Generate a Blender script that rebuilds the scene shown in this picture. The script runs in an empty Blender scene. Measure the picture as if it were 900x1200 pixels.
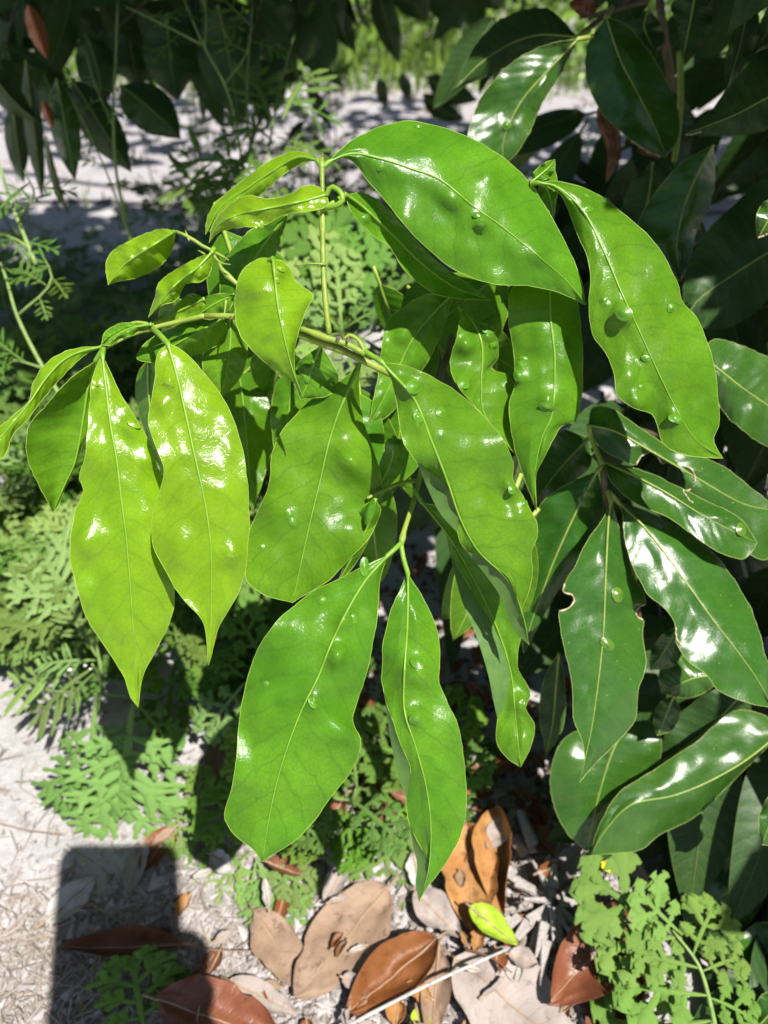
import bpy, bmesh, math, random
import numpy as np
from mathutils import Vector, Matrix, noise, Quaternion
random.seed(7)
S = bpy.context.scene
COL = S.collection
R = math.radians
# ------------------------------------------------------------------ camera
CAM_H, PITCH, FPX = 0.48, R(40), 1200*26/36
C0 = Vector((0, 0, CAM_H))
F = Vector((0, math.cos(PITCH), -math.sin(PITCH)))
U = Vector((0, math.sin(PITCH), math.cos(PITCH)))
X = Vector((1, 0, 0))
cam = bpy.data.cameras.new('camera'); camo = bpy.data.objects.new('camera', cam); COL.objects.link(camo)
camo.location = C0; camo.rotation_euler = (math.pi/2-PITCH, 0, 0)
cam.sensor_fit = 'VERTICAL'; cam.sensor_height = 36; cam.lens = 26
cam.clip_start = 0.002; cam.clip_end = 200
cam.dof.use_dof = True; cam.dof.focus_distance = 0.275; cam.dof.aperture_fstop = 10
S.camera = camo
# ------------------------------------------------------------------ light
ANTI = (150, 1045)                                   # where the sun's shadow of the lens falls
sd = -(F + X*((ANTI[0]-450)/FPX) + U*((600-ANTI[1])/FPX)).normalized()   # towards the sun
sun = bpy.data.lights.new('sun', 'SUN'); sun.energy = 5.0; sun.angle = R(0.53); sun.color = (1, .955, .88)
suno = bpy.data.objects.new('sun', sun); COL.objects.link(suno)
suno.rotation_euler = sd.to_track_quat('Z', 'Y').to_euler()
W = bpy.data.worlds.new('World'); S.world = W; W.use_nodes = True
nt = W.node_tree; bg = nt.nodes['Background']; sk = nt.nodes.new('ShaderNodeTexSky')
sk.sky_type = 'NISHITA'; sk.sun_disc = False
sk.sun_elevation = math.asin(sd.z); sk.sun_rotation = math.atan2(sd.x, sd.y)
nt.links.new(sk.outputs[0], bg.inputs[0]); bg.inputs[1].default_value = 0.05
S.view_settings.view_transform = 'Standard'; S.view_settings.look = 'None'
S.view_settings.exposure = 0.75; S.view_settings.gamma = 1
S.cycles.max_bounces = 8; S.cycles.transmission_bounces = 6; S.cycles.diffuse_bounces = 4

# ------------------------------------------------------------------ helpers
def at(px, py, d):
    return C0 + d*(F + X*((px-450)/FPX) + U*((600-py)/FPX))
def depth_ground(px, py, z=0):
    k = (F + X*((px-450)/FPX) + U*((600-py)/FPX))
    return (z-CAM_H)/k.z
def on_ground(px, py, z=0):
    return at(px, py, depth_ground(px, py, z))
def to_px(p):
    v = p-C0; d = v.dot(F); return (450+FPX*v.dot(X)/d, 600-FPX*v.dot(U)/d, d)
def P(s):
    return [tuple(float(q) for q in a.split(',')) for a in s.split()]
def resample(pts, n):
    pts = [Vector(p) for p in pts]
    L = [0]
    for a, b in zip(pts, pts[1:]): L.append(L[-1]+(b-a).length)
    out = []; k = 0
    # Catmull-Rom through the traced points
    for i in range(n):
        s = L[-1]*i/(n-1)
        while k < len(pts)-2 and L[k+1] < s: k += 1
        t = (s-L[k])/max(1e-9, L[k+1]-L[k])
        p1, p2 = pts[k], pts[k+1]
        p0 = pts[k-1] if k > 0 else p1+(p1-p2); p3 = pts[k+2] if k+2 < len(pts) else p2+(p2-p1)
        h = (L[k+1]-L[k])
        m1 = (p2-p0)/max(1e-9, (L[k+1]-(L[k-1] if k > 0 else L[k]-h)))*h
        m2 = (p3-p1)/max(1e-9, ((L[k+2] if k+2 < len(pts) else L[k+1]+h)-L[k]))*h
        t2, t3 = t*t, t*t*t
        out.append(p1*(2*t3-3*t2+1)+m1*(t3-2*t2+t)+p2*(-2*t3+3*t2)+m2*(t3-t2))
    return out
def tag(o, label=None, cat=None, group=None, kind=None):
    for k, v in (('label', label), ('category', cat), ('group', group), ('kind', kind)):
        if v: o[k] = v
    return o
def link(name, me, parent=None):
    o = bpy.data.objects.new(name, me); COL.objects.link(o)
    if parent: o.parent = parent
    return o
def thing(name, loc, label, cat, group=None):
    o = bpy.data.objects.new(name, None); COL.objects.link(o); o.location = loc; o.empty_display_size = .02
    return tag(o, label, cat, group)
class MB:
    """collects vertices and faces (world coordinates), then links ONE mesh"""
    def __init__(s): s.v = []; s.f = []; s.m = []; s.uv = []
    def face(s, idx, mat=0, uv=None): s.f.append(idx); s.m.append(mat); s.uv.append(uv)
    def tube(s, pts, rad, sides=6, mat=0, cap=True):
        pts = [Vector(p) for p in pts]; n = len(pts); base = len(s.v); ref = None
        for i, p in enumerate(pts):
            t = (pts[min(i+1, n-1)]-pts[max(i-1, 0)])
            t = t.normalized() if t.length > 1e-9 else Vector((0, 0, 1))
            if ref is None:
                ref = t.orthogonal().normalized()
            else:
                ref = (ref-t*ref.dot(t)); ref = ref.normalized() if ref.length > 1e-6 else t.orthogonal().normalized()
            b = t.cross(ref)
            r = rad(i/(n-1)) if callable(rad) else rad
            for k in range(sides):
                a = 2*math.pi*k/sides; s.v.append(p+ref*(r*math.cos(a))+b*(r*math.sin(a)))
        for i in range(n-1):
            for k in range(sides):
                k2 = (k+1) % sides
                s.face((base+i*sides+k, base+i*sides+k2, base+(i+1)*sides+k2, base+(i+1)*sides+k), mat)
        if cap:
            s.face(tuple(base+k for k in range(sides))[::-1], mat); s.face(tuple(base+(n-1)*sides+k for k in range(sides)), mat)
    def mesh(s, name, mats, origin=Vector((0, 0, 0)), smooth=True):
        me = bpy.data.meshes.new(name)
        me.from_pydata([tuple(v-origin) for v in s.v], [], s.f)
        for m in (mats if isinstance(mats, (list, tuple)) else [mats]): me.materials.append(m)
        me.polygons.foreach_set('material_index', s.m)
        me.polygons.foreach_set('use_smooth', [smooth]*len(s.f))
        if any(u for u in s.uv):
            ul = me.uv_layers.new(name='UVMap'); flat = []
            for f, u in zip(s.f, s.uv):
                for k in range(len(f)): flat += list(u[k]) if u else [0.5, 0.5]
            ul.data.foreach_set('uv', flat)
        me.update(); return me
    def build(s, name, mats, parent=None, smooth=True):
        o = parent; org = Vector((0, 0, 0))
        while o: org = org+o.location; o = o.parent
        return link(name, s.mesh(name, mats, org, smooth), parent)

# ------------------------------------------------------------------ materials
class NT:
    def __init__(s, name):
        s.mat = bpy.data.materials.new(name); s.mat.use_nodes = True; s.t = s.mat.node_tree
        s.t.nodes.clear(); s.out = s.n('ShaderNodeOutputMaterial')
    def n(s, ty, **kw):
        o = s.t.nodes.new(ty)
        for k, v in kw.items(): setattr(o, k, v)
        return o
    def l(s, a, b): s.t.links.new(a, b)
    def math(s, op, a, b=None, c=None, clamp=False):
        o = s.n('ShaderNodeMath', operation=op, use_clamp=clamp)
        for i, q in enumerate((a, b, c)):
            if q is None: continue
            if isinstance(q, (int, float)): o.inputs[i].default_value = q
            else: s.l(q, o.inputs[i])
        return o.outputs[0]
    def mix(s, fac, a, b, blend='MIX'):
        o = s.n('ShaderNodeMix', data_type='RGBA', blend_type=blend)
        for i, q in ((0, fac), (6, a), (7, b)):
            if isinstance(q, (int, float)): o.inputs[i].default_value = q
            elif isinstance(q, tuple): o.inputs[i].default_value = (*q, 1)
            else: s.l(q, o.inputs[i])
        return o.outputs[2]
    def noise(s, vec, scale, detail=3, rough=.5, dist=0):
        o = s.n('ShaderNodeTexNoise'); o.inputs['Scale'].default_value = scale
        o.inputs['Detail'].default_value = detail; o.inputs['Roughness'].default_value = rough; o.inputs['Distortion'].default_value = dist
        if vec is not None: s.l(vec, o.inputs['Vector'])
        return o.outputs[0]
    def ramp(s, fac, lo, hi):
        o = s.n('ShaderNodeMapRange', interpolation_type='SMOOTHSTEP')
        s.l(fac, o.inputs[0]); o.inputs[1].default_value = lo; o.inputs[2].default_value = hi
        return o.outputs[0]

def leaf_mat(name, ca, cb, vein, trans, rough=.3, tfac=.32, spec=.5, bump=.35, nveins=11, specks=None, freckle=.0):
    m = NT(name); tc = m.n('ShaderNodeTexCoord'); uv = tc.outputs['UV']; ob = tc.outputs['Object']
    sp = m.n('ShaderNodeSeparateXYZ'); m.l(uv, sp.inputs[0])
    oi = m.n('ShaderNodeObjectInfo')
    wob = m.noise(ob, 90, 2)
    s = m.math('ABSOLUTE', m.math('MULTIPLY_ADD', sp.outputs[0], 2, -1))
    f = m.math('MULTIPLY', m.math('SUBTRACT', sp.outputs[1], m.math('MULTIPLY', m.math('POWER', s, 1.3), .11)), nveins)
    f = m.math('ADD', f, m.math('MULTIPLY', m.math('SUBTRACT', wob, .5), .9))
    side = m.math('GREATER_THAN', sp.outputs[0], .5); f = m.math('ADD', f, m.math('MULTIPLY', side, .43))
    tri = m.math('ABSOLUTE', m.math('SUBTRACT', m.math('FRACT', f), .5))      # 0 on a lateral vein
    lat = m.math('SUBTRACT', 1, m.ramp(tri, .0, .09)); 
    quilt = m.ramp(tri, .0, .5)
    vor = m.n('ShaderNodeTexVoronoi', feature='DISTANCE_TO_EDGE'); vor.inputs['Scale'].default_value = 520
    mp = m.n('ShaderNodeVectorMath', operation='MULTIPLY_ADD'); m.l(ob, mp.inputs[0]); mp.inputs[1].default_value = (1, 1, 1)
    nz = m.n('ShaderNodeTexNoise'); nz.inputs['Scale'].default_value = 250; m.l(ob, nz.inputs['Vector'])
    sc = m.n('ShaderNodeVectorMath', operation='SCALE'); m.l(nz.outputs['Color'], sc.inputs[0]); sc.inputs['Scale'].default_value = .0025
    m.l(sc.outputs[0], mp.inputs[2]); m.l(mp.outputs[0], vor.inputs['Vector'])
    net = m.math('SUBTRACT', 1, m.ramp(vor.outputs['Distance'], .0, .12))
    mid = m.math('SUBTRACT', 1, m.ramp(s, .012, .05))
    big = m.ramp(m.noise(ob, 32, 3), .3, .72)
    col = m.mix(big, ca, cb)
    col = m.mix(m.math('MULTIPLY', lat, .42), col, vein)
    col = m.mix(m.math('MULTIPLY', net, .34), col, vein)
    col = m.mix(m.math('MULTIPLY', mid, .45), col, vein)
    fine = m.noise(ob, 900, 2)
    hs = m.n('ShaderNodeHueSaturation'); m.l(col, hs.inputs['Color'])
    m.l(m.math('MULTIPLY_ADD', oi.outputs['Random'], .014, .488), hs.inputs['Hue'])
    m.l(m.math('MULTIPLY_ADD', m.noise(ob, 75, 5, .65), .75, .625), hs.inputs['Value']); col = hs.outputs[0]
    if specks:
        v2 = m.n('ShaderNodeTexVoronoi'); v2.inputs['Scale'].default_value = 380; m.l(ob, v2.inputs['Vector'])
        big2 = m.ramp(m.noise(ob, 140, 3), .56, .66)
        dot = m.math('MULTIPLY', m.math('SUBTRACT', 1, m.ramp(v2.outputs['Distance'], .06, .2)), big2)
        col = m.mix(m.math('MULTIPLY', dot, .75), col, specks)
    h = m.math('ADD', m.math('MULTIPLY', quilt, 1.1), m.math('MULTIPLY', net, -.16))
    h = m.math('ADD', h, m.math('MULTIPLY', m.noise(ob, 60, 2), 1.0)); h = m.math('ADD', h, m.math('MULTIPLY', fine, .22))
    bp = m.n('ShaderNodeBump'); bp.inputs['Strength'].default_value = bump; bp.inputs['Distance'].default_value = .0009
    m.l(h, bp.inputs['Height'])
    pr = m.n('ShaderNodeBsdfPrincipled'); m.l(col, pr.inputs['Base Color']); m.l(bp.outputs[0], pr.inputs['Normal'])
    m.l(m.math('MULTIPLY_ADD', fine, .22, rough-.08), pr.inputs['Roughness']); pr.inputs['Specular IOR Level'].default_value = spec
    tr = m.n('ShaderNodeBsdfTranslucent'); m.l(m.mix(1, col, trans, 'MULTIPLY'), tr.inputs[0]); m.l(bp.outputs[0], tr.inputs[1])
    mx = m.n('ShaderNodeMixShader'); mx.inputs[0].default_value = tfac
    m.l(pr.outputs[0], mx.inputs[1]); m.l(tr.outputs[0], mx.inputs[2]); m.l(mx.outputs[0], m.out.inputs[0])
    return m.mat
def plain(name, a, b, scale=60, rough=.6, bump=.3, dist=.001, spec=.4, trans=None, island=0, stretch=None, detail=4, vary=0):
    m = NT(name); tc = m.n('ShaderNodeTexCoord'); ob = tc.outputs['Object']
    if stretch:
        mp = m.n('ShaderNodeMapping'); m.l(ob, mp.inputs[0]); mp.inputs['Scale'].default_value = stretch; ob = mp.outputs[0]
    nz = m.noise(ob, scale, detail, .6)
    fac = m.ramp(nz, .3, .7)
    if island:
        g = m.n('ShaderNodeNewGeometry'); fac = m.math('ADD', m.math('MULTIPLY', fac, 1-island), m.math('MULTIPLY', g.outputs['Random Per Island'], island))
    col = m.mix(fac, a, b)
    if vary:
        oi = m.n('ShaderNodeObjectInfo'); hs = m.n('ShaderNodeHueSaturation'); m.l(col, hs.inputs['Color']); rv = oi.outputs['Random']
        m.l(m.math('MULTIPLY_ADD', rv, -.035*vary, .5+.004*vary), hs.inputs['Hue']); m.l(m.math('MULTIPLY_ADD', m.math('FRACT', m.math('MULTIPLY', rv, 7.3)), .55*vary, 1-.25*vary), hs.inputs['Value']); m.l(m.math('MULTIPLY_ADD', m.math('FRACT', m.math('MULTIPLY', rv, 3.7)), -.14*vary, 1.05), hs.inputs['Saturation']); col = hs.outputs[0]
    bp = m.n('ShaderNodeBump'); bp.inputs['Strength'].default_value = bump; bp.inputs['Distance'].default_value = dist
    m.l(m.noise(ob, scale*4, 4), bp.inputs['Height'])
    pr = m.n('ShaderNodeBsdfPrincipled'); m.l(col, pr.inputs['Base Color']); m.l(bp.outputs[0], pr.inputs['Normal'])
    pr.inputs['Roughness'].default_value = rough; pr.inputs['Specular IOR Level'].default_value = spec
    if trans:
        tr = m.n('ShaderNodeBsdfTranslucent'); m.l(col, tr.inputs[0])
        mx = m.n('ShaderNodeMixShader'); mx.inputs[0].default_value = trans
        m.l(pr.outputs[0], mx.inputs[1]); m.l(tr.outputs[0], mx.inputs[2]); m.l(mx.outputs[0], m.out.inputs[0])
    else: m.l(pr.outputs[0], m.out.inputs[0])
    return m.mat
M = {}
M['lime'] = leaf_mat('lime_leaf', (.160, .335, .010), (.210, .395, .012), (.120, .265, .016), (1.2, 1.15, .5), .19, .36, .45, .19)
M['bright'] = leaf_mat('fresh_leaf', (.074, .222, .011), (.118, .296, .014), (.055, .165, .016), (1.3, 1.2, .5), .25, .34, .30, .18)
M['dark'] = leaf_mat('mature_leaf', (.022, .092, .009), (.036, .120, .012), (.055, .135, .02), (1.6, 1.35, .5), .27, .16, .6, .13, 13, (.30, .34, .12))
M['deep'] = leaf_mat('shaded_leaf', (.018, .058, .012), (.028, .075, .016), (.07, .13, .03), (1.6, 1.4, .5), .42, .14, .28, .14, 13, (.12, .16, .06))  # darker copy for leaves out of the sun, shade put into the colour
M['under'] = plain('leaf_underside', (.070, .165, .030), (.11, .215, .045), 120, .45, .3, .0005, .5, .25)
M['rim'] = plain('leaf_margin', (.20, .34, .03), (.32, .42, .07), 200, .4, .1, .0003, .5)
M['rim_dark'] = plain('mature_leaf_margin', (.26, .34, .08), (.36, .40, .12), 200, .4, .1, .0003, .5)
M['rim_deep'] = plain('shaded_leaf_margin', (.06, .10, .025), (.09, .13, .035), 200, .5, .1, .0003, .3)  # margin darkened along with the shade-coloured leaf
M['rib'] = plain('fresh_midrib', (.13, .28, .018), (.19, .34, .025), 150, .4, .15, .0003, .5)
M['rib_dark'] = plain('mature_midrib', (.19, .27, .04), (.28, .34, .07), 150, .4, .15, .0003, .5)
M['stem'] = plain('green_stem', (.17, .26, .03), (.27, .34, .055), 140, .45, .4, .0006, .4)
M['woody'] = plain('woody_stem', (.085, .070, .04), (.15, .125, .075), 120, .75, .6, .001, .25)
M['scar'] = plain('chewed_edge', (.42, .33, .22), (.58, .47, .34), 400, .7, .5, .0006, .2)
M['gall'] = plain('leaf_gall', (.058, .18, .009), (.085, .225, .011), 260, .34, .10, .0003, .5)
M['gall_lime'] = plain('lime_leaf_gall', (.135, .255, .008), (.17, .295, .010), 260, .34, .10, .0003, .5)
M['gall_dark'] = plain('mature_leaf_gall', (.05, .13, .012), (.09, .175, .018), 260, .3, .1, .0003, .5)

KEEP = []                                           # points that stand in the sun in the photograph: no crown leaf may shade them
# ------------------------------------------------------------------ traced leaf builder
def leaf(parent, mat, A, Mid, B, d0, d1, bow=0, ea=.006, eb=.006, wave=.0012, wf=5, bulges=(), galls=(), stalk=None,
         flaps=(), nt_=72, nu=20, rib=True, seed=None, scars=(), rim=True, ribr=.00048, name='leaf', label=None, rimmat=None, sunlit=None):
    A, Mid, B = P(A), P(Mid), P(B); bulges = list(bulges)+[(g[0], g[1], g[2]*1.7, g[2]*.000055) for g in galls]
    tip = Mid[-1]; A[-1] = tip; B[-1] = tip; A[0] = Mid[0]; B[0] = Mid[0]
    a, m_, b = resample(A, nt_), resample(Mid, nt_), resample(B, nt_)
    rnd = random.Random(seed if seed is not None else int(Mid[0][0]*7+tip[1]*3))
    ph = [rnd.uniform(0, 6.28) for _ in range(6)]
    for j in range(1, nt_-1):                              # slightly uneven margins
        for c_, ed in ((0, a), (1, b)):
            dv = ed[j]-m_[j]; L_ = dv.length
            if L_ > 3: ed[j] = m_[j]+dv*(1+(1.1*noise.noise(Vector((j*.33, c_*9, ph[5])))+.6*noise.noise(Vector((j*.9, c_*9, ph[4]))))/L_)
    def dep(t, u):
        d = d0+(d1-d0)*t+bow*4*t*(1-t)
        e = ea if u < 0 else eb
        w = math.sin(math.pi*min(1, max(0, t))**.8)**.6 if 0 < t < 1 else 0
        d += e*abs(u)**1.5*w
        au = abs(u)
        d += 1.4*wave*w*au*au*math.sin(wf*6.28*t*.5+ph[0 if u < 0 else 1])+.45*wave*w*au*math.sin(wf*1.9*3.1*t+ph[2 if u < 0 else 3])
        return d
    us = []
    for i in range(-nu, nu+1):
        us.append(i/nu)
    mb = MB(); px = []
    for j in range(nt_):
        t = j/(nt_-1)
        for u in us:
            q = m_[j].lerp(a[j] if u < 0 else b[j], abs(u))
            d = dep(t, u)
            d += ((.0015 if mat == 'lime' else .0030)*noise.noise(Vector((q.x*.020, q.y*.020, ph[4])))+.0008*noise.noise(Vector((q.x*.050, q.y*.055, ph[5]))))*min(1, abs(u)*3)
            for (bx, by, br, bh) in bulges:
                rr = ((q.x-bx)**2+(q.y-by)**2)/(br*br)
                if rr < 6: d -= (2.2 if bh > 0 else .8)*bh*math.exp(-rr*1.3)
            px.append((q.x, q.y, d)); mb.v.append(at(q.x, q.y, d))
    W_ = len(us)
    for j in range(nt_-1):
        for i in range(W_-1):
            idx = (j*W_+i, j*W_+i+1, (j+1)*W_+i+1, (j+1)*W_+i)
            mb.face(idx, 0, [(.5+.5*us[k % W_], (k//W_)/(nt_-1)) for k in idx])
    if rim:
        ring = [mb.v[j*W_] for j in range(nt_)]; ring2 = [mb.v[j*W_+W_-1] for j in range(nt_)]
        rr = lambda t: .00013
        mb.tube(ring, rr, 4, 1); mb.tube(ring2, rr, 4, 1)
    for (f1, f2, dd) in flaps:
        n = 18; p1, p2 = resample(P(f1), n), resample(P(f2), n); K = 5
        base = len(mb.v)
        for j in range(n):
            # depth of the fold line: nearest grid vertex of the blade
            k = min(range(len(px)), key=lambda q: (px[q][0]-p1[j].x)**2+(px[q][1]-p1[j].y)**2)
            for i in range(K):
                s_ = i/(K-1); q = p1[j].lerp(p2[j], s_)
                mb.v.append(at(q.x, q.y, px[k][2]-.0004+dd*s_**.7*math.sin(math.pi*j/(n-1))))
        for j in range(n-1):
            for i in range(K-1):
                o_ = base+j*K+i; mb.face((o_, o_+1, o_+K+1, o_+K), 2)
    if sunlit or (sunlit is None and mat not in ('deep', 'dead', 'red', 'orange')): KEEP.extend(mb.v[:nt_*W_:19])
    dk = mat in ('dark', 'deep')
    o = mb.build(name, [M[mat], M[rimmat or ('rim_deep' if mat == 'deep' else 'rim_dark' if dk else 'rim')], M['under']], parent)
    if label: o['label'] = label
    if rib:
        pts = []
        if stalk:
            st = stalk; sp_ = resample([Vector((x, y, d*1000)) for (x, y, d) in st]+[Vector((Mid[0][0], Mid[0][1], d0*1000))], 10)[:-1]
            pts += [at(p.x, p.y, p.z/1000) for p in sp_]
        ns = len(pts); c = nu
        for j in range(nt_-1):
            x_, y_, d_ = px[j*W_+c]; pts.append(at(x_, y_, d_-.00005))
        nn = len(pts)
        def rad(t):
            i = t*(nn-1)
            if i <= ns: return .00105 if not dk else .00125
            q = (i-ns)/max(1, nn-1-ns); return ribr*max(.0, (1-q))**.8*(1 if not dk else 1.05)+.00012
        tb = MB(); tb.tube(pts, rad, 6); tb.build('midrib', M['rib_dark' if dk else 'rib'], o)
    for g in galls:
        gx, gy, gr = g[:3]; gr *= .74; el = g[3] if len(g) > 3 else 1.25; ang = g[4] if len(g) > 4 else 1.0
        k = min(range(len(px)), key=lambda q: (px[q][0]-gx)**2+(px[q][1]-gy)**2)
        j, i = divmod(k, W_); j = min(max(j, 1), nt_-2); i = min(max(i, 1), W_-2)
        e1 = mb.v[(j+1)*W_+i]-mb.v[(j-1)*W_+i]; e2 = mb.v[j*W_+i+1]-mb.v[j*W_+i-1]
        nr = e1.cross(e2).normalized(); 
        ctr = at(gx, gy, px[k][2])
        if nr.dot(C0-ctr) < 0: nr = -nr
        t1 = e1.normalized(); t1 = (t1-nr*t1.dot(nr)).normalized(); t2 = nr.cross(t1)
        ca, sa = math.cos(ang), math.sin(ang); t1, t2 = t1*ca+t2*sa, t2*ca-t1*sa
        r = gr/FPX*px[k][2]; gm = MB(); NR, NS = 8, 14
        prof = [(0, 1.0), (.30, .94), (.55, .78), (.78, .54), (1.0, .30), (1.25, .12), (1.55, -.02), (1.65, -.12)]
        off = rnd.uniform(0, 6)
        for (q, h) in prof[1:]:
            for s_ in range(NS):
                a_ = 6.2832*s_/NS; wob = 1+.12*math.sin(2*a_+off)
                gm.v.append(ctr+t1*(q*r*el*math.cos(a_)*wob)+t2*(q*r*math.sin(a_)*wob)+nr*(h*r*.58))
        gm.v.append(ctr+nr*(r*.58)); top = len(gm.v)-1
        for q in range(len(prof)-2):
            for s_ in range(NS):
                s2 = (s_+1) % NS; gm.face((q*NS+s_, q*NS+s2, (q+1)*NS+s2, (q+1)*NS+s_))
        for s_ in range(NS): gm.face((top, (s_+1) % NS, s_))
        gm.build('gall', M['gall_dark' if dk else ('gall_lime' if mat == 'lime' else 'gall')], o)
    for sc_ in scars:
        pts = []
        for q in resample(P(sc_), 16):
            k = min(range(len(px)), key=lambda z: (px[z][0]-q.x)**2+(px[z][1]-q.y)**2)
            pts.append(at(q.x+rnd.uniform(-.5, .5), q.y+rnd.uniform(-.5, .5), px[k][2]-.0003))
        tb = MB(); tb.tube(pts, lambda t: .00035+.00018*math.sin(t*23), 5); tb.build('chewed_edge', M['scar'], o)
    return o
def stem(parent, pts, r0, r1, mat='stem', name='stem', sides=8, n=24, knots=()):
    q = resample([Vector((x, y, d*1000)) for x, y, d in pts], n)
    mb = MB(); mb.tube([at(p.x, p.y, p.z/1000) for p in q], lambda t: r0+(r1-r0)*t+sum(.0005*math.exp(-((t-k)/.03)**2) for k in knots), sides)
    return mb.build(name, M[mat], parent)


def blade(L, w, droop, fold, mats, twist=0, n=14, k=4, pet=.012):
    mb = MB(); NU = 2*k+1
    for j in range(n):
        t = j/(n-1); ww = w*max(.0, math.sin(math.pi*(t**.85)))**.75*(1-.25*t) if 0 < t < 1 else 0
        y = L*t; z = -droop*t*t*L
        for i in range(-k, k+1):
            u = i/k; mb.v.append(Vector((ww*u, y, z+fold*ww*abs(u)**1.5+.004*w/.02*math.sin(5*t+twist)*u*u*.5)))
    for j in range(n-1):
        for i in range(NU-1):
            idx = (j*NU+i, j*NU+i+1, (j+1)*NU+i+1, (j+1)*NU+i)
            mb.face(idx, 0, [(.5+.5*((q % NU)-k)/k, (q//NU)/(n-1)) for q in idx])
    mb.tube([mb.v[j*NU] for j in range(n)], .00022, 3, 1); mb.tube([mb.v[j*NU+NU-1] for j in range(n)], .00022, 3, 1)
    mb.tube([Vector((0, -pet, .001))]+[mb.v[j*NU+k] for j in range(n)], lambda t: .0011*(1-t)+.0002, 4, 1)
    return mb.mesh('leaf', mats)
def place_leaf(me, parent, p, direction, up, name='leaf', s=1):
    y = direction.normalized(); z = (up-y*up.dot(y)).normalized(); x = y.cross(z)
    o = link(name, me, parent); org = parent.location
    o.matrix_local = Matrix.Translation(p-org) @ Matrix((x, y, z)).transposed().to_4x4() @ Matrix.Diagonal((s, s, s, 1))
    return o
# ------------------------------------------------------------------ ground, path, far growth
def ground_mat(name, a, b, c, sc=1.0):
    m = NT(name); tc = m.n('ShaderNodeTexCoord'); ob = tc.outputs['Object']
    col = m.mix(m.ramp(m.noise(ob, 9*sc, 5, .65), .3, .7), a, b)
    col = m.mix(m.math('MULTIPLY', m.ramp(m.noise(ob, 55*sc, 5, .7), .48, .72), .6), col, c)
    col = m.mix(m.math('MULTIPLY', m.ramp(m.noise(ob, 420*sc, 3, .7), .5, .75), .35), col, c)
    h = m.math('ADD', m.noise(ob, 160*sc, 6, .7), m.math('MULTIPLY', m.noise(ob, 700*sc, 3), .3))
    bp = m.n('ShaderNodeBump'); bp.inputs['Strength'].default_value = .8; bp.inputs['Distance'].default_value = .006/sc
    m.l(h, bp.inputs['Height'])
    pr = m.n('ShaderNodeBsdfPrincipled'); m.l(col, pr.inputs['Base Color']); m.l(bp.outputs[0], pr.inputs['Normal'])
    pr.inputs['Roughness'].default_value = .95; pr.inputs['Specular IOR Level'].default_value = .15
    m.l(pr.outputs[0], m.out.inputs[0]); return m.mat
M['soil'] = ground_mat('sandy_soil', (.47, .45, .455), (.56, .54, .545), (.30, .27, .26))
M['path'] = ground_mat('pale_sand', (.42, .39, .41), (.50, .47, .50), (.31, .28, .28), .5)
def frange(a, b, st):
    out = []; q = a
    while q < b-1e-9: out.append(q); q += st
    return out
xs = [-60, -25, -10, -4, -2, -1.2]+frange(-.8, .8, .007)+[.8, 1.2, 2, 4, 10, 25, 60]
ys = [-20, -6, -2, -.6, -.2]+frange(.02, .95, .007)+frange(.95, 1.6, .03)+[1.7, 2, 3, 5, 9, 20, 60]
def gz(x, y):
    if abs(x) > .79 or y > 1.5 or y < 0: return -.004
    f = min(1, (.79-abs(x))*10, y*20, (1.5-y)*4); f = max(0, f)
    return -.004+f*(.006*noise.noise(Vector((x*9, y*9, 1)))+.0030*noise.noise(Vector((x*38, y*38, 5)))+.0016*noise.noise(Vector((x*110, y*110, 9))))
gmb = MB()
for y in ys:
    for x in xs: gmb.v.append(Vector((x, y, gz(x, y))))
nx = len(xs)
for j in range(len(ys)-1):
    for i in range(nx-1): gmb.face((j*nx+i, j*nx+i+1, (j+1)*nx+i+1, (j+1)*nx+i))
tag(gmb.build('ground', M['soil']), kind='structure')
pm = MB(); n = 90
for i in range(n+1):
    x = -9+18*i/n
    y0 = 1.52+.08*noise.noise(Vector((x*2.1, 0, 0)))+.03*noise.noise(Vector((x*9, 3, 0))); y1 = 2.62+.16*noise.noise(Vector((x*1.7, 9, 0)))
    for k in range(9): 
        t = k/8; pm.v.append(Vector((x, y0+(y1-y0)*t, .004+.012*math.sin(math.pi*t)+(.008*noise.noise(Vector((x*6, t*9, 2))) if 0 < k < 8 else 0))))
for i in range(n):
    for k in range(8): o_ = i*9+k; pm.face((o_, o_+9, o_+10, o_+1))
tag(pm.build('path', M['path']), kind='structure')
# grass beyond the path (uncountable): blades in one mesh
M['grass'] = plain('grass_blades', (.12, .22, .03), (.24, .36, .06), 5, .5, 0, .001, .4, .3, .5)
gr = MB(); rg = random.Random(3)
for k in range(9000):
    y = 2.6+3.4*rg.random()**1.4; x = rg.uniform(-1, 1)*(1.2+y*.75); h = rg.uniform(.05, .20); a = rg.uniform(0, 6.28); w = rg.uniform(.003, .007)
    ca, sa = math.cos(a), math.sin(a); ln = rg.uniform(.1, .7)*h; b = len(gr.v)
    gr.v += [Vector((x-ca*w, y-sa*w, 0)), Vector((x+ca*w, y+sa*w, 0)), Vector((x+ca*w*.7+sa*ln*.4, y+sa*w*.7-ca*ln*.4, h*.6)), Vector((x-ca*w*.7+sa*ln*.4, y-sa*w*.7-ca*ln*.4, h*.6)), Vector((x+sa*ln, y-ca*ln, h))]
    gr.face((b, b+1, b+2, b+3)); gr.face((b+3, b+2, b+4))
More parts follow.
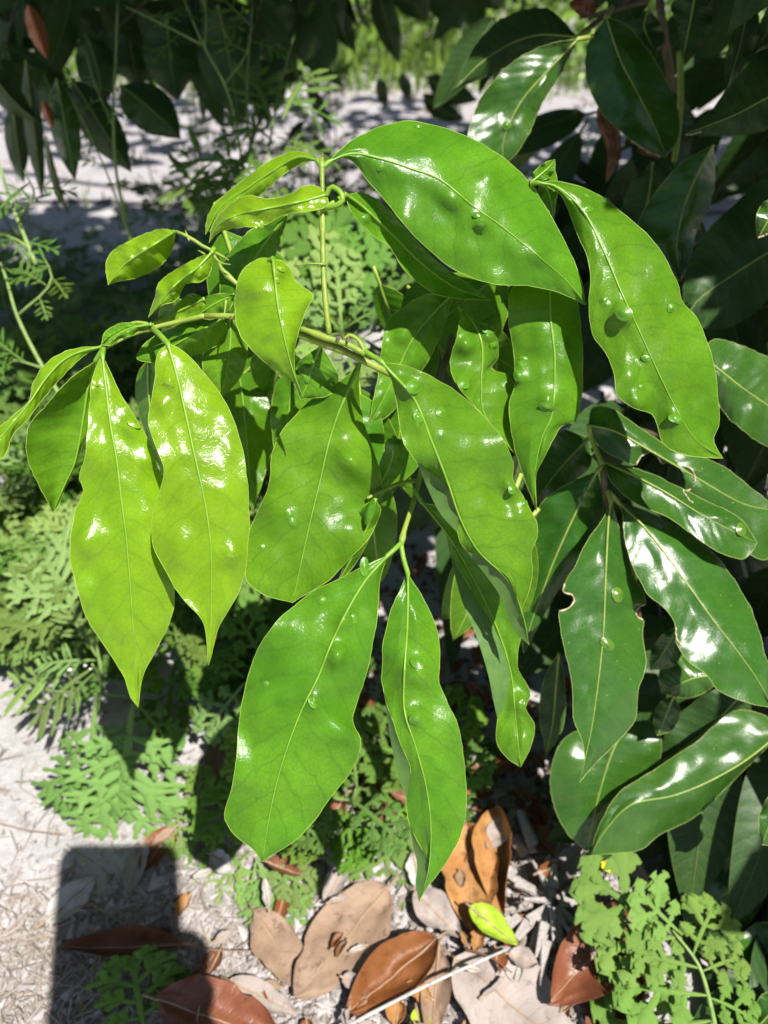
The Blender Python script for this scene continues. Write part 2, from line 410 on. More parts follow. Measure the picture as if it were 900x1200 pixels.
for k in range(900):                                   # thin tufts along the path's edges
    y = rg.choice((1.5+.1*rg.gauss(0, 1), 2.55+.1*rg.gauss(0, 1))); x = rg.uniform(-1.8, 1.8); h = rg.uniform(.02, .07); a = rg.uniform(0, 6.28); w = .003
    ca, sa = math.cos(a), math.sin(a); b = len(gr.v); ln = h*.6
    gr.v += [Vector((x-ca*w, y-sa*w, 0)), Vector((x+ca*w, y+sa*w, 0)), Vector((x+sa*ln, y-ca*ln, h))]; gr.face((b, b+1, b+2))
tag(gr.build('grass', M['grass']), kind='stuff')
# bushes beyond the path
M['bush'] = plain('bush_leaves', (.10, .20, .025), (.26, .40, .06), 3, .4, 0, .001, .5, .25, .75)
def bush(x, y, rx, h, n, label, lw=.03, sd=1):
    r = random.Random(sd); t = thing('bush', Vector((x, y, 0)), label, 'bush', 'bushes beyond the sandy path')
    mb = MB()
    cl = [(r.gauss(0, rx*.45), r.gauss(0, rx*.4), h*r.uniform(.15, .95), r.uniform(.12, .3)*rx+.03) for _ in range(26)]
    for k in range(n):
        c = r.choice(cl); p = Vector((x+c[0], y+c[1], c[2]))+Vector((r.gauss(0, 1), r.gauss(0, 1), r.gauss(0, .8)))*c[3]
        p.z = max(.02, p.z)
        d = Vector((r.gauss(0, 1), r.gauss(-.3, 1), r.gauss(-.2, .6))).normalized(); s_ = d.orthogonal().normalized()*(lw*r.uniform(.22, .4)); L = lw*r.uniform(.8, 1.6); b = len(mb.v)
        nrm = d.cross(s_).normalized()*lw*.08
        mb.v += [p, p+d*L*.5+s_+nrm, p+d*L, p+d*L*.5-s_+nrm, p+d*L*.5]; mb.face((b, b+1, b+4)); mb.face((b+1, b+2, b+4)); mb.face((b+2, b+3, b+4)); mb.face((b+3, b, b+4))
    tag(mb.build('foliage', M['bush'], t), kind='stuff')
    for k in range(3):
        e = Vector((x+r.gauss(0, rx*.4), y+r.gauss(0, rx*.3), h*.7)); s2 = MB()
        s2.tube([Vector((x+r.gauss(0, .03), y, 0)), Vector((x, y, 0)).lerp(e, .5)+Vector((r.gauss(0, .04), 0, 0)), e], lambda q: .008*(1-q)+.002, 5); s2.build('stem', M['woody'], t)
bush(-1.6, 3.6, .8, .55, 1500, 'low leafy bush beyond the path behind the hanging dark leaves', .06, 1)
bush(-.35, 3.3, .55, .34, 1100, 'low green bush beyond the path left of the picture centre', .05, 2)
bush(.25, 3.2, .5, .42, 1400, 'bright sunlit bush beyond the path behind the tip of the arching leaf', .05, 3)
bush(.95, 3.5, .6, .60, 1500, 'sunlit bush beyond the path behind the pale drooping leaf', .06, 4)
bush(1.9, 3.4, .8, .7, 1500, 'sunlit bush beyond the path seen between the dark leaves at right', .06, 5)
bush(-.9, 5.2, 1.4, 1.0, 1600, 'taller bush farther back at the left top edge', .09, 6)
bush(1.4, 5.4, 1.6, 1.2, 1800, 'tallest bush farther back at the right top edge', .09, 7)
# stones and bits of dry leaf strewn along the path
M['path_bits'] = plain('path_bits', (.40, .33, .28), (.12, .085, .06), 60, .8, .4, .001, .2, None, .8)
pb_ = MB()
for k in range(1100):
    x, y = rg.uniform(-1.9, 1.9), rg.uniform(1.45, 2.75); L = rg.uniform(.006, .022); a = rg.uniform(0, 6.28); z = .008+rg.uniform(0, .006)
    d = Vector((math.cos(a), math.sin(a), rg.gauss(0, .2)))*L; q = Vector((-math.sin(a), math.cos(a), rg.gauss(0, .3)))*L*rg.uniform(.2, .45); p = Vector((x, y, z)); b = len(pb_.v)
    pb_.v += [p-d, p-q, p+d, p+q, p+Vector((0, 0, L*.35))]
    for f in ((0, 1, 4), (1, 2, 4), (2, 3, 4), (3, 0, 4)): pb_.face(tuple(b+i for i in f))
tag(pb_.build('path_litter', M['path_bits'], None, False), kind='stuff')
# ------------------------------------------------------------------ the lime green branch in front
base = at(560, 700, .46)
br = thing('leafy_branch', base, 'bright lime green branch in front, young blistered leaves drooping in full sun', 'branch')
# stems
stem(br, [(560, 700, .46), (548, 600, .40), (530, 500, .34), (505, 452, .30), (455, 437, .281), (420, 419, .278), (385, 404, .278), (350, 392, .280), (318, 378, .283), (280, 371, .284), (240, 370, .285)], .0018, .0011, knots=(.55, .75))
stem(br, [(428, 415, .273), (408, 404, .274), (382, 396, .275), (350, 384, .277), (330, 380, .279), (302, 350, .281), (272, 328, .282), (258, 312, .281), (252, 296, .279), (240, 290, .278), (222, 278, .278), (206, 271, .279)], .0012, .0006, knots=(.2, .7))
stem(br, [(386, 392, .275), (382, 360, .2735), (379, 318, .273), (378, 270, .272), (378, 230, .271), (377, 192, .270), (377, 185, .270)], .0011, .0008, knots=(.62, .95))
stem(br, [(240, 370, .285), (205, 378, .287), (180, 384, .287), (150, 394, .286), (125, 407, .285)], .0011, .0007, knots=(.55,))
stem(br, [(180, 381, .286), (160, 378, .285), (148, 382, .285), (132, 392, .285), (124, 402, .285)], .0008, .0006)
stem(br, [(500, 470, .325), (496, 530, .318), (492, 560, .315), (484, 590, .308), (474, 620, .300), (470, 638, .296)], .0011, .0010, knots=(.95,))
stem(br, [(490, 563, .315), (470, 566, .312), (452, 573, .309), (430, 584, .306)], .0009, .0007)
stem(br, [(545, 325, .345), (536, 365, .345), (526, 410, .343), (515, 450, .340), (512, 500, .36)], .0014, .0016, 'woody')
stem(br, [(428, 415, .273), (421, 400, .2725), (410, 393, .2735), (404, 397, .274)], .0008, .0007)
# buds and young tips
def bud(pts, r, parent=br, mat='stem'):
    stem(parent, pts, r, r*.25, mat, 'bud', 6, 8)
bud([(377, 187, .270), (378.5, 178, .270)], .0007, mat='woody')
bud([(222, 282, .278), (217, 270, .278)], .0006); bud([(252, 296, .279), (262, 301, .277), (268, 305, .276)], .0007)
bud([(250, 300, .279), (259, 308, .277), (270, 310, .276)], .0006); bud([(265, 352, .284), (262, 375, .284)], .0006); bud([(240, 298, .278), (232, 293, .278)], .0005)
bud([(270, 371, .283), (272, 378, .282), (270, 384, .281)], .0005, mat='woody'); bud([(396, 397, .273), (395, 402, .2715)], .0008, mat='woody'); bud([(408, 396, .272), (407, 402, .271)], .0007, mat='woody')
bud([(382, 310, .272), (365, 309, .270), (345, 312, .272)], .0006)

# --- top: the big leaf that arches right
leaf(br, 'bright', '385,190 400,175 420,160 445,149 480,142 520,150 560,166 600,193 630,228 660,280 680,325 687,357',
     '385,190 413,180 450,187 480,197 515,210 555,242 585,263 615,287 640,308 665,330 687,357',
     '385,190 400,184 415,190 430,210 455,240 480,270 510,300 545,322 580,333 620,335 655,343 687,357',
     .270, .293, -.004, .010, .004, .0010, 4, bulges=[(530, 235, 16, .0012), (575, 205, 14, .0009), (565, 262, 10, .0012), (545, 245, 12, -.0010), (500, 240, 18, -.0008), (630, 300, 14, .0008)],
     galls=[(563, 264, 5), (490, 147, 3.2), (558, 252, 3), (446, 196, 3)], stalk=[(378, 196, .270)], nt_=56)
leaf(br, 'bright', '405,228 425,226 450,240 475,268 505,300 545,330 575,352', '405,228 420,238 440,256 465,280 490,305 530,335 575,352',
     '405,228 410,245 424,263 440,278 455,287 475,318 515,346 575,352', 
     .272, .312, .002, .010, -.003, bulges=[(430, 255, 8, .001), (450, 270, 10, -.001)],
     stalk=[(378, 247, .271), (390, 238, .270)])
leaf(br, 'lime', '372,188 355,178 335,180 310,192 280,215 255,235 243,255 241,275', '372,188 350,184 322,199 288,222 258,243 241,275',
     '372,188 352,191 328,208 303,230 278,244 255,262 241,275', .271, .284, .002, .004, .003, stalk=[(378, 197, .270)])
leaf(br, 'lime', '383,228 370,218 355,219 340,228 313,233 291,229 269,240 251,260 245,285', '383,228 362,234 335,240 305,246 278,252 256,264 245,285',
     '383,228 384,240 367,247 335,251 309,264 278,267 255,273 245,285', .268, .276, -.006, .006, .001, bulges=[(300, 240, 14, .0010), (345, 236, 14, .0008), (270, 256, 10, .0008)], galls=[(307, 263, 2.5), (300, 265, 2)],
     stalk=[(378, 244, .270), (394, 241, .267), (402, 234, .266), (398, 224, .266), (388, 219, .267)])
leaf(br, 'bright', '337,252 305,262 278,285 262,310 258,345 268,372', '337,252 318,275 300,300 285,330 272,355 268,372',
     '337,252 332,270 322,300 305,330 288,352 268,372', .283, .298, .002, .004, .004, bulges=[(290, 300, 14, .0010)])
leaf(br, 'lime', '205,271 190,268 170,274 150,283 130,296 124,312 127,334', '205,271 180,287 155,303 138,318 127,334', '205,271 204,285 196,303 178,318 155,327 138,330 127,334',
     .279, .283, 0, .004, .010, .0016, bulges=[(165, 290, 8, .0008), (150, 300, 8, .0008), (178, 285, 7, .0007)], nu=10)
leaf(br, 'lime', '248,296 228,304 203,318 186,332 182,346 174,372', '248,296 232,313 212,328 196,344 185,358 174,372', '248,296 247,318 236,330 218,333 206,352 190,358 174,372',
     .278, .282, -.004, .004, .004, .0018, bulges=[(222, 318, 9, .0012), (205, 338, 7, .001)], galls=[(203, 345, 3), (234, 323, 3)], stalk=[(251, 291, .279)])
leaf(br, 'lime', '240,350 225,344 205,358 188,370 176,380', '240,350 215,362 195,372 176,380', '240,350 238,365 215,378 195,384 176,380', .288, .290, 0, .003, .003, nu=8, nt_=24, galls=[(196, 374, 3)])
leaf(br, 'bright', '275,345 250,345 225,358 217,372 230,372', '275,345 252,356 238,365 230,372', '275,345 270,360 250,374 230,372', .286, .288, 0, .003, .003, nu=8, nt_=24)
leaf(br, 'bright', '262,372 235,372 200,385 170,402 160,420 178,425', '262,372 240,385 212,400 190,415 178,425', '262,372 265,395 240,412 210,420 178,425', .292, .297, 0, .004, .012, nu=10, nt_=28)
leaf(br, 'bright', '262,352 252,385 240,410 238,440 252,470', '262,352 270,385 268,420 262,450 252,470', '262,352 285,380 290,410 280,445 252,470', .300, .308, 0, .004, .004, nu=10, nt_=28)
# --- the kite shaped leaf in the middle
leaf(br, 'lime', '320,303 305,303 286,314 277,338 276,370 283,395 300,415 325,435 346,450 358,470', '320,303 322,325 326,360 333,395 342,430 351,455 358,470',
     '320,303 332,306 341,318 346,330 366,345 358,365 350,390 345,410 346,440 352,458 358,470', .262, .268, -.004, .004, .007, .0008,
     bulges=[(330, 315, 14, .0016), (300, 340, 20, .0006)], galls=[(330, 315, 3.2), (325, 328, 2.6)], stalk=[(330, 380, .279), (318, 350, .276), (312, 322, .270), (313, 308, .264)], nt_=50)
# --- the two big hanging leaves on the left
leaf(br, 'lime', '197,403 185,413 182,440 178,465 174,490 177,510 187,533 192,553 187,577 179,600 179,637 193,667 213,700 237,727 242,747 244,780',
     '197,403 208,443 218,487 228,533 237,573 243,605 247,640 248,690 247,735 244,780',
     '197,403 209,407 233,430 257,460 273,490 285,530 290,567 292,605 291,635 285,680 267,717 255,737 250,760 244,780',
     .270, .278, -.004, -.001, .006, .0009, 4, bulges=[(198, 448, 10, .0012), (275, 650, 12, .0010), (210, 640, 22, .0010), (190, 475, 12, .0008), (215, 580, 24, .0007)], galls=[(197, 450, 4, 1.5), (272, 652, 4.5, 1.2)],
     stalk=[(178, 384, .287), (186, 391, .276)], nt_=60)
leaf(br, 'lime', '120,416 113,430 107,450 104,487 100,533 93,560 98,575 88,600 82,643 88,680 103,727 127,763 145,793 153,817 162,829',
     '120,416 125,460 130,500 137,540 142,583 148,630 153,690 157,750 162,829',
     '120,416 128,433 140,460 157,487 167,503 177,523 184,547 191,563 196,600 202,650 204,710 197,733 180,767 167,793 162,829',
     .278, .292, -.006, -.001, .006, .0012, 5, bulges=[(155, 500, 12, .0013), (108, 455, 9, .0010), (100, 635, 18, .0012), (105, 560, 13, -.0012), (98, 690, 16, .0008), (175, 540, 10, .0008)], galls=[(157, 497, 4, 1.6), (112, 448, 3), (110, 463, 2.6), (147, 478, 2.5)],
     stalk=[(122, 405, .285)], nt_=60)
leaf(br, 'bright', '112,423 83,443 50,480 35,497 31,530 43,563 62,600', '112,423 103,455 98,487 88,540 75,570 62,600', '112,423 108,450 105,500 90,540 76,573 68,593 62,600',
     .288, .296, .002, -.018, .003, .0006, stalk=[(122, 407, .285)])
leaf(br, 'lime', '120,406 90,408 68,416 50,430 38,452 34,470 12,490 -12,512 -30,545', '120,406 92,413 72,424 52,446 36,470 15,496 -8,522 -30,545', '120,406 100,416 78,436 50,468 32,492 16,508 4,535 -30,545',
     .285, .272, 0, .002, .003, .0006, nu=8, galls=[(38, 456, 4)])
leaf(br, 'bright', '178,380 155,378 135,381 122,391 119,404', '178,380 155,384 137,392 119,404', '178,380 160,391 140,398 128,405 119,404', .284, .283, 0, .002, .002, nu=7, nt_=22, galls=[(134, 384, 2.6)])
leaf(br, 'bright', '266,395 250,430 252,490 272,550 296,598', '266,395 280,440 288,500 292,550 296,598', '266,395 299,422 317,480 319,510 312,550 296,598', .338, .352, 0, .004, .004, galls=[(304, 477, 3)])
# --- centre: big folded leaf
leaf(br, 'bright', '425,418 407,440 367,467 337,497 320,527 315,567 303,597 292,625 288,665 289,682 310,697 343,706',
     '425,418 413,447 397,483 385,520 376,560 365,605 355,650 343,706',
     '425,418 421,447 424,487 434,517 446,557 447,590 436,625 410,655 382,682 343,706',
     .292, .302, .004, .005, .008, .0024, 5, bulges=[(412, 540, 20, .0030), (395, 512, 18, -.0014), (375, 560, 16, -.0012), (325, 605, 22, .0012), (330, 640, 20, -.0010), (415, 600, 14, -.0012)], galls=[(340, 603, 4.5), (343, 612, 3.5), (306, 640, 3.5)],
     stalk=[(428, 408, .273)], nt_=60, nu=20)
leaf(br, 'bright', '376,405 350,425 345,447 352,468', '376,405 366,430 360,450 352,468', '376,405 396,440 388,462 352,468', .290, .298, 0, .003, .003, bulges=[(358, 432, 6, .001)], galls=[(356, 440, 4, 2.0), (367, 425, 3)], nu=10, nt_=26, stalk=[(383, 400, .279)])
leaf(br, 'bright', '462,512 450,530 440,558 425,590 412,632', '462,512 460,535 450,560 432,595 412,632', '462,512 476,520 473,548 452,574 412,632', .305, .318, 0, .003, .003, bulges=[(464, 522, 8, .0018)], galls=[(461, 521, 7, 1.2), (470, 518, 3)], nu=10, nt_=28)
leaf(br, 'bright', '440,584 424,596 420,616 412,640 400,672 390,694', '440,584 436,604 428,622 414,650 390,694', '440,584 446,598 436,624 420,655 390,694', .303, .312, 0, .004, .004, bulges=[(434, 600, 8, .002)], galls=[(433, 600, 8, 1.5, .2), (436, 590, 4)], nu=9, nt_=28)
# --- the two lowest leaves
leaf(br, 'bright', '454,651 427,663 400,677 367,693 333,720 313,743 298,770 287,805 281,840 278,880 272,920 263,955 275,978 298,997 307,1010',
     '454,651 427,682 403,723 387,757 372,795 353,833 332,890 318,945 307,1010',
     '454,651 446,677 443,710 438,747 430,787 421,815 413,840 416,853 423,867 415,897 380,945 350,982 322,1000 307,1010',
     .292, .290, -.006, .004, .008, .0020, 6, bulges=[(395, 770, 13, .0022), (405, 730, 11, .0014), (420, 665, 12, .0012), (385, 790, 16, -.0020), (408, 820, 14, -.0020), (365, 825, 10, .0012), (400, 860, 20, .0015), (340, 780, 24, .0008)],
     galls=[(415, 723, 5, 1.5), (394, 762, 4.5, 1.4), (366, 824, 3.8, 1.4), (342, 728, 3), (312, 801, 2.8), (376, 703, 4), (427, 664, 5, 1.8)], stalk=[(470, 636, .296), (464, 642, .294)], nt_=64, nu=22)
leaf(br, 'bright', '478,672 463,703 453,733 448,767 449,807 460,845 470,875 481,900 476,930 478,960 489,987 500,1005 502,1025 491,1057',
     '478,672 478,705 477,740 474,787 474,833 487,875 499,920 505,970 502,1020 491,1057',
     '478,672 497,703 510,733 516,767 514,797 523,820 537,853 543,883 546,915 545,960 532,995 512,1027 503,1036 491,1057',
     .295, .300, -.005, .003, .006, .0012, 5, bulges=[(490, 790, 20, .0030), (492, 808, 12, -.0012), (488, 842, 14, .0018), (520, 900, 20, .0008)], galls=[(489, 776, 6, 1.4), (487, 843, 6, 1.2)],
     flaps=[('450,810 460,845 470,875 481,900 477,935', '450,810 455,850 461,885 468,915 477,935', .004), ('480,965 489,987 500,1005 502,1025 491,1057', '480,965 484,990 489,1015 487,1035 491,1057', .004)],
     stalk=[(470, 638, .296), (473, 655, .295)], nt_=64, nu=18)
# --- centre right: long wavy leaf with turned edge
leaf(br, 'bright', '447,424 459,446 466,478 471,513 489,542 517,563 537,592 536,624 549,648 578,659 599,677 608,716 620,756',
     '447,424 457,435 485,467 507,520 524,563 540,609 560,645 595,680 612,718 620,756',
     '447,424 476,429 507,442 539,462 567,488 588,513 601,542 601,563 613,581 621,597 629,613 629,631 622,648 624,663 621,690 612,715 620,756',
     .268, .296, -.004, .003, .006, .0018, 7, bulges=[(478, 452, 12, .0012), (600, 572, 14, .0022), (590, 585, 12, -.0020), (612, 600, 12, .001), (545, 520, 20, .0007)],
     galls=[(486, 453, 7, 1.6, .7), (517, 483, 5), (490, 489, 4.5, 1.3), (516, 511, 5.5, 1.3), (600, 574, 4), (614, 590, 4)],
     flaps=[('489,542 517,563 537,592 536,624', '489,542 500,570 516,602 536,624', .005), ('546,645 578,659 599,677 609,716 620,756', '546,645 566,670 587,700 602,738 620,756', .006)],
     stalk=[(428, 412, .273)], nt_=64, nu=18)
# --- folded leaf below it
leaf(br, 'bright', '494,588 515,605 527,645 540,690 556,725 572,775 583,812 583,840 582,870 595,889 610,899', '494,588 527,630 556,680 580,730 598,785 604,840 610,899',
     '494,588 535,600 580,655 612,720 606,780 622,812 616,830 626,850 622,875 610,899', .309, .318, .006, .004, -.002, .0012, 6, galls=[(612, 820, 4), (592, 800, 4)], bulges=[(606, 825, 12, .0015), (612, 870, 10, .001)],
     flaps=[('527,648 555,698 580,738 597,788 593,822 583,842', '527,648 540,700 558,745 572,790 578,820 583,842', -.003)], stalk=[(486, 572, .310), (489, 580, .309)], nt_=56)
# --- behind, upper right
leaf(br, 'bright', '645,322 612,325 598,345 596,371 602,417 604,449 597,471 599,506 606,535 613,556 622,581 629,599', '645,322 645,370 650,420 647,485 635,513 627,555 629,599',
     '645,322 672,340 681,389 683,442 679,478 674,494 659,499 649,513 634,543 628,556 629,599', .305, .318, -.003, .005, .005, .0014, 5,
     bulges=[(607, 440, 14, .0018), (643, 470, 12, .0014), (650, 480, 10, -.001)], galls=[(609, 427, 5), (607, 440, 5, 1.2), (641, 477, 5.5, 1.6), (613, 420, 3)], nt_=56)
leaf(br, 'bright', '541,363 535,396 527,424 531,442 544,462 562,482 585,510 606,535', '541,363 556,380 565,407 564,449 566,480 583,510 606,535', '541,363 560,378 578,385 584,417 576,432 599,442 604,490 606,535',
     .312, .318, -.002, -.004, .006, .0016, 5, bulges=[(547, 405, 14, .0018), (575, 395, 10, .0016), (543, 455, 8, .001)], galls=[(572, 387, 5, 1.4), (579, 405, 5, 1.5), (543, 449, 6, 1.3), (562, 365, 3)], stalk=[(540, 350, .335), (538, 358, .315)])
leaf(br, 'bright', '560,322 552,345 556,368 575,385', '560,322 575,345 580,365 575,385', '560,322 592,330 600,355 575,385', .335, .338, 0, .003, .003, nu=9, nt_=24)
leaf(br, 'bright', '530,345 500,345 473,360 455,375 448,400 445,430 437,470 432,500', '530,345 505,370 482,400 465,435 448,470 432,500', '530,345 522,380 503,420 482,452 456,486 432,500', .315, .325, .003, -.002, .008,
     flaps=[], bulges=[(470, 390, 14, .001)])
leaf(br, 'bright', '590,318 545,320 500,322 475,345 472,372 500,395', '590,318 562,340 530,365 500,395', '590,318 596,360 580,400 540,415 500,395', .330, .345, 0, .006, .006)
leaf(br, 'bright', '395,450 380,490 392,540 430,580', '395,450 412,490 420,540 430,580', '395,450 440,475 450,530 430,580', .318, .33, 0, .004, .004, nu=9, nt_=24)
leaf(br, 'bright', '470,440 440,470 432,530 448,580', '470,440 470,490 462,540 448,580', '470,440 495,480 490,545 448,580', .335, .345, 0, .004, .004, nu=9, nt_=24)
leaf(br, 'bright', '340,430 322,455 318,500 325,540', '340,430 340,465 335,505 325,540', '340,430 365,460 355,510 325,540', .325, .335, 0, .003, .004, nu=9, nt_=24)
# --- the big leaf on the right
leaf(br, 'bright', '630,214 648,221 660,233 670,257 680,283 688,300 692,327 690,357 695,393 712,417 720,440 723,463 741,477 764,486 771,500 776,518 790,529 812,535 847,537',
     '630,214 652,219 683,247 707,293 730,347 747,383 773,440 793,480 815,515 847,537',
     '630,214 650,212 680,219 710,233 733,253 757,273 778,300 793,330 800,353 817,373 828,400 838,433 841,467 843,497 836,515 847,537',
     .288, .298, -.006, .004, .010, .0016, 6, bulges=[(790, 355, 12, .0016), (800, 368, 12, -.0014), (732, 367, 12, .0016), (740, 440, 14, .001), (765, 480, 14, -.003), (748, 470, 14, .0022), (792, 492, 10, .001)],
     galls=[(710, 235, 5), (688, 244, 5), (707, 352, 3.5), (711, 357, 4), (731, 367, 7, 1.3), (737, 370, 4), (757, 420, 3.5), (752, 453, 3), (791, 490, 5), (796, 492, 4), (787, 361, 4), (688, 229, 3)],
     stalk=[(622, 216, .290)], nt_=64, nu=20)
stem(br, [(622, 216, .290), (640, 250, .30), (655, 320, .33), (640, 420, .37), (600, 560, .42), (570, 690, .455)], .0009, .0017)
leaf(br, 'bright', '622,214 627,200 638,191 650,187', '622,214 634,204 643,196 650,187', '622,214 640,210 650,200 650,187', .290, .291, 0, .002, .002, nu=7, nt_=18)
leaf(br, 'bright', '632,216 640,204 650,200 653,225 648,262', '632,216 640,220 646,238 648,262', '632,216 630,235 638,250 648,262', .293, .296, 0, .002, .002, nu=7, nt_=18)
# more young leaves deeper inside the branch
br_meshes = [blade(random.uniform(.060, .090), random.uniform(.014, .019), random.uniform(.2, .7), random.uniform(-.5, .5), [M['bright'], M['rim']], q) for q in range(5)]
rb_ = random.Random(12)
for (x0, x1, y0, y1, d0, d1, n) in ((165, 330, 350, 440, .31, .34, 8), (440, 590, 330, 430, .345, .37, 9), (300, 470, 430, 560, .325, .36, 8), (560, 640, 500, 620, .345, .37, 3), (230, 330, 260, 330, .31, .33, 4)):
    for k in range(n):
        place_leaf(br_meshes[rb_.randrange(5)], br, at(rb_.uniform(x0, x1), rb_.uniform(y0, y1), rb_.uniform(d0, d1)), Vector((rb_.gauss(0, .45), rb_.gauss(-.1, .4), -1)), Vector((rb_.gauss(0, .5), -.8, .5)), s=rb_.uniform(.7, 1.1))
# ------------------------------------------------------------------ the dark mature shrub on the right
sb = on_ground(760, 620)
sh = thing('shrub', Vector((.22, .60, 0)), 'dark glossy evergreen shrub filling the right side, mature leaves nibbled by insects', 'shrub')
stem(sh, [(706, 548, .345), (712, 590, .350), (735, 650, .38), (750, 760, .45), (745, 860, .55)], .0014, .003, 'woody')
stem(sh, [(690, 20, .44), (725, 10, .43), (760, 0, .43)], .0014, .0018, 'woody'); stem(sh, [(676, 45, .43), (700, 25, .435), (745, -10, .44), (800, -60, .46)], .0015, .002, 'woody')
stem(sh, [(772, -10, .50), (778, 40, .51), (786, 90, .53), (800, 240, .58), (800, 420, .66), (770, 640, .74)], .0028, .0045, 'woody')
stem(sh, [(797, 60, .46), (797, 130, .47), (790, 190, .48)], .0022, .0018, 'stem')
stem(sh, [(690, 515, .40), (720, 500, .42), (780, 520, .5), (800, 600, .6)], .0012, .002, 'woody')
stem(sh, [(878, 1000, .425), (870, 960, .428), (880, 900, .44), (860, 760, .5)], .001, .002, 'stem')
# the whorl of eaten leaves
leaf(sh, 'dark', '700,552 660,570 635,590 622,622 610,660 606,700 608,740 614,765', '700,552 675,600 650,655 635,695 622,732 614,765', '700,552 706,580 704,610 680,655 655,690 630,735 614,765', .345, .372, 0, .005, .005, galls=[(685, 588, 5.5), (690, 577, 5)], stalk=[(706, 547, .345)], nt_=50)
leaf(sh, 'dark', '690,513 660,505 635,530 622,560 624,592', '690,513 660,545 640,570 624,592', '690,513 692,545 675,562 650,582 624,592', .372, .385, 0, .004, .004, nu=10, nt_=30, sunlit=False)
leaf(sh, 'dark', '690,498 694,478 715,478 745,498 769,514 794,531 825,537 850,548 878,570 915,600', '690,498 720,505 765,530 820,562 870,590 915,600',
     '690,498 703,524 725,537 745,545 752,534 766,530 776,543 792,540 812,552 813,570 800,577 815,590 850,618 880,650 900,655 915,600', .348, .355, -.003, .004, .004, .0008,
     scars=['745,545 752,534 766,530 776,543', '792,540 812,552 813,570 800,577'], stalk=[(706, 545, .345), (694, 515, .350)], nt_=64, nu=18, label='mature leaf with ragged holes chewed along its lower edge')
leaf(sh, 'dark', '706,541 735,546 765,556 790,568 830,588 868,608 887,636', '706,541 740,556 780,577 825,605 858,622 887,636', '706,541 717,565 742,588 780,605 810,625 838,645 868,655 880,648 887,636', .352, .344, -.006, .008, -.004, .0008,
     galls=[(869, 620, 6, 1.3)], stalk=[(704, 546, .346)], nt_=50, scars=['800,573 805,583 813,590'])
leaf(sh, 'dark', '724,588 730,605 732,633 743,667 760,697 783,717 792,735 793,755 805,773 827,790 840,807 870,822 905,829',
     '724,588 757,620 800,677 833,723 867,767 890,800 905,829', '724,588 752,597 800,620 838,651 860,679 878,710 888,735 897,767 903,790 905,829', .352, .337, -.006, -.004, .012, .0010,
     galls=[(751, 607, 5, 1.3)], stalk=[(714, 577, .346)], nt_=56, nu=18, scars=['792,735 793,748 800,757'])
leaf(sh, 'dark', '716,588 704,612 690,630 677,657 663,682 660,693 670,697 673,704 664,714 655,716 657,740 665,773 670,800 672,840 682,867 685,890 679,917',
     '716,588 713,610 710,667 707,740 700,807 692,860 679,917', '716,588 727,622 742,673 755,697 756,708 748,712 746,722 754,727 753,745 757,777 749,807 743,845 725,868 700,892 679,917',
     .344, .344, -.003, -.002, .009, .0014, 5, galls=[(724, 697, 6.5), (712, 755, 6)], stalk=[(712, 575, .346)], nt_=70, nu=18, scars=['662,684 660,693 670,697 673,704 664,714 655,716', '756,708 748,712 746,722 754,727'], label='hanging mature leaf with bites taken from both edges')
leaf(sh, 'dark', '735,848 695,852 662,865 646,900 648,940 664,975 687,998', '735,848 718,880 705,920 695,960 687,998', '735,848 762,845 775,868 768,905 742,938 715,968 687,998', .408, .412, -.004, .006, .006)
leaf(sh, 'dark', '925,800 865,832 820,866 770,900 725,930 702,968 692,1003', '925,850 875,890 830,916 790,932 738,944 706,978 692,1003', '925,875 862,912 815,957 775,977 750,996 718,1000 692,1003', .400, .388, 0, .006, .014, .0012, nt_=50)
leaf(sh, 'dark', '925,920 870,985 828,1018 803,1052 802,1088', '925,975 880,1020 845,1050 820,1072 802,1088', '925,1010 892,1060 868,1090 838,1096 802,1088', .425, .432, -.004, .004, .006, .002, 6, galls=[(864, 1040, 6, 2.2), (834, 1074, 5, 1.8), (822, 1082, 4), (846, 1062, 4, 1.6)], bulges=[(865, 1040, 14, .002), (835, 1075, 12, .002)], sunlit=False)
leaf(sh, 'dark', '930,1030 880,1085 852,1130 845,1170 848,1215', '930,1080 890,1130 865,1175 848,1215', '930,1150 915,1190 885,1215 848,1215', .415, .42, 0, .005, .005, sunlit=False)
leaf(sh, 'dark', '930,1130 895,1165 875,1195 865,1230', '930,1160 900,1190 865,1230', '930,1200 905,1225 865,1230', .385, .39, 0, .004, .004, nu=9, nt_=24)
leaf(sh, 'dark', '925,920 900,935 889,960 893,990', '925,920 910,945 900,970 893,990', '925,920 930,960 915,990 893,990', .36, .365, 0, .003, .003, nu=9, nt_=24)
# small leaves seen through the gap below the eaten leaves
leaf(sh, 'dark', '795,733 775,745 762,765 762,785', '795,733 785,752 774,770 762,785', '795,733 800,760 790,780 762,785', .385, .39, 0, .003, .003, nu=9, nt_=24)
leaf(sh, 'dark', '838,790 810,772 785,770 772,790 775,812', '838,790 812,795 790,805 775,812', '838,790 835,805 808,818 775,812', .392, .398, -.003, .006, .003, nu=9, nt_=24)
leaf(sh, 'dark', '790,815 772,825 766,845 770,862', '790,815 783,832 776,850 770,862', '790,815 797,835 788,855 770,862', .388, .392, 0, .004, .003, nu=8, nt_=22)
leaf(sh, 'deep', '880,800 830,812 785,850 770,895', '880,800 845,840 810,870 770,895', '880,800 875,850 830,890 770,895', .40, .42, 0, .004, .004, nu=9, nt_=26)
leaf(sh, 'deep', '655,765 640,790 632,830 640,885', '655,765 652,800 648,845 640,885', '655,765 662,800 660,850 640,885', .40, .41, 0, .004, .004, nu=8, nt_=24, rimmat='rim')
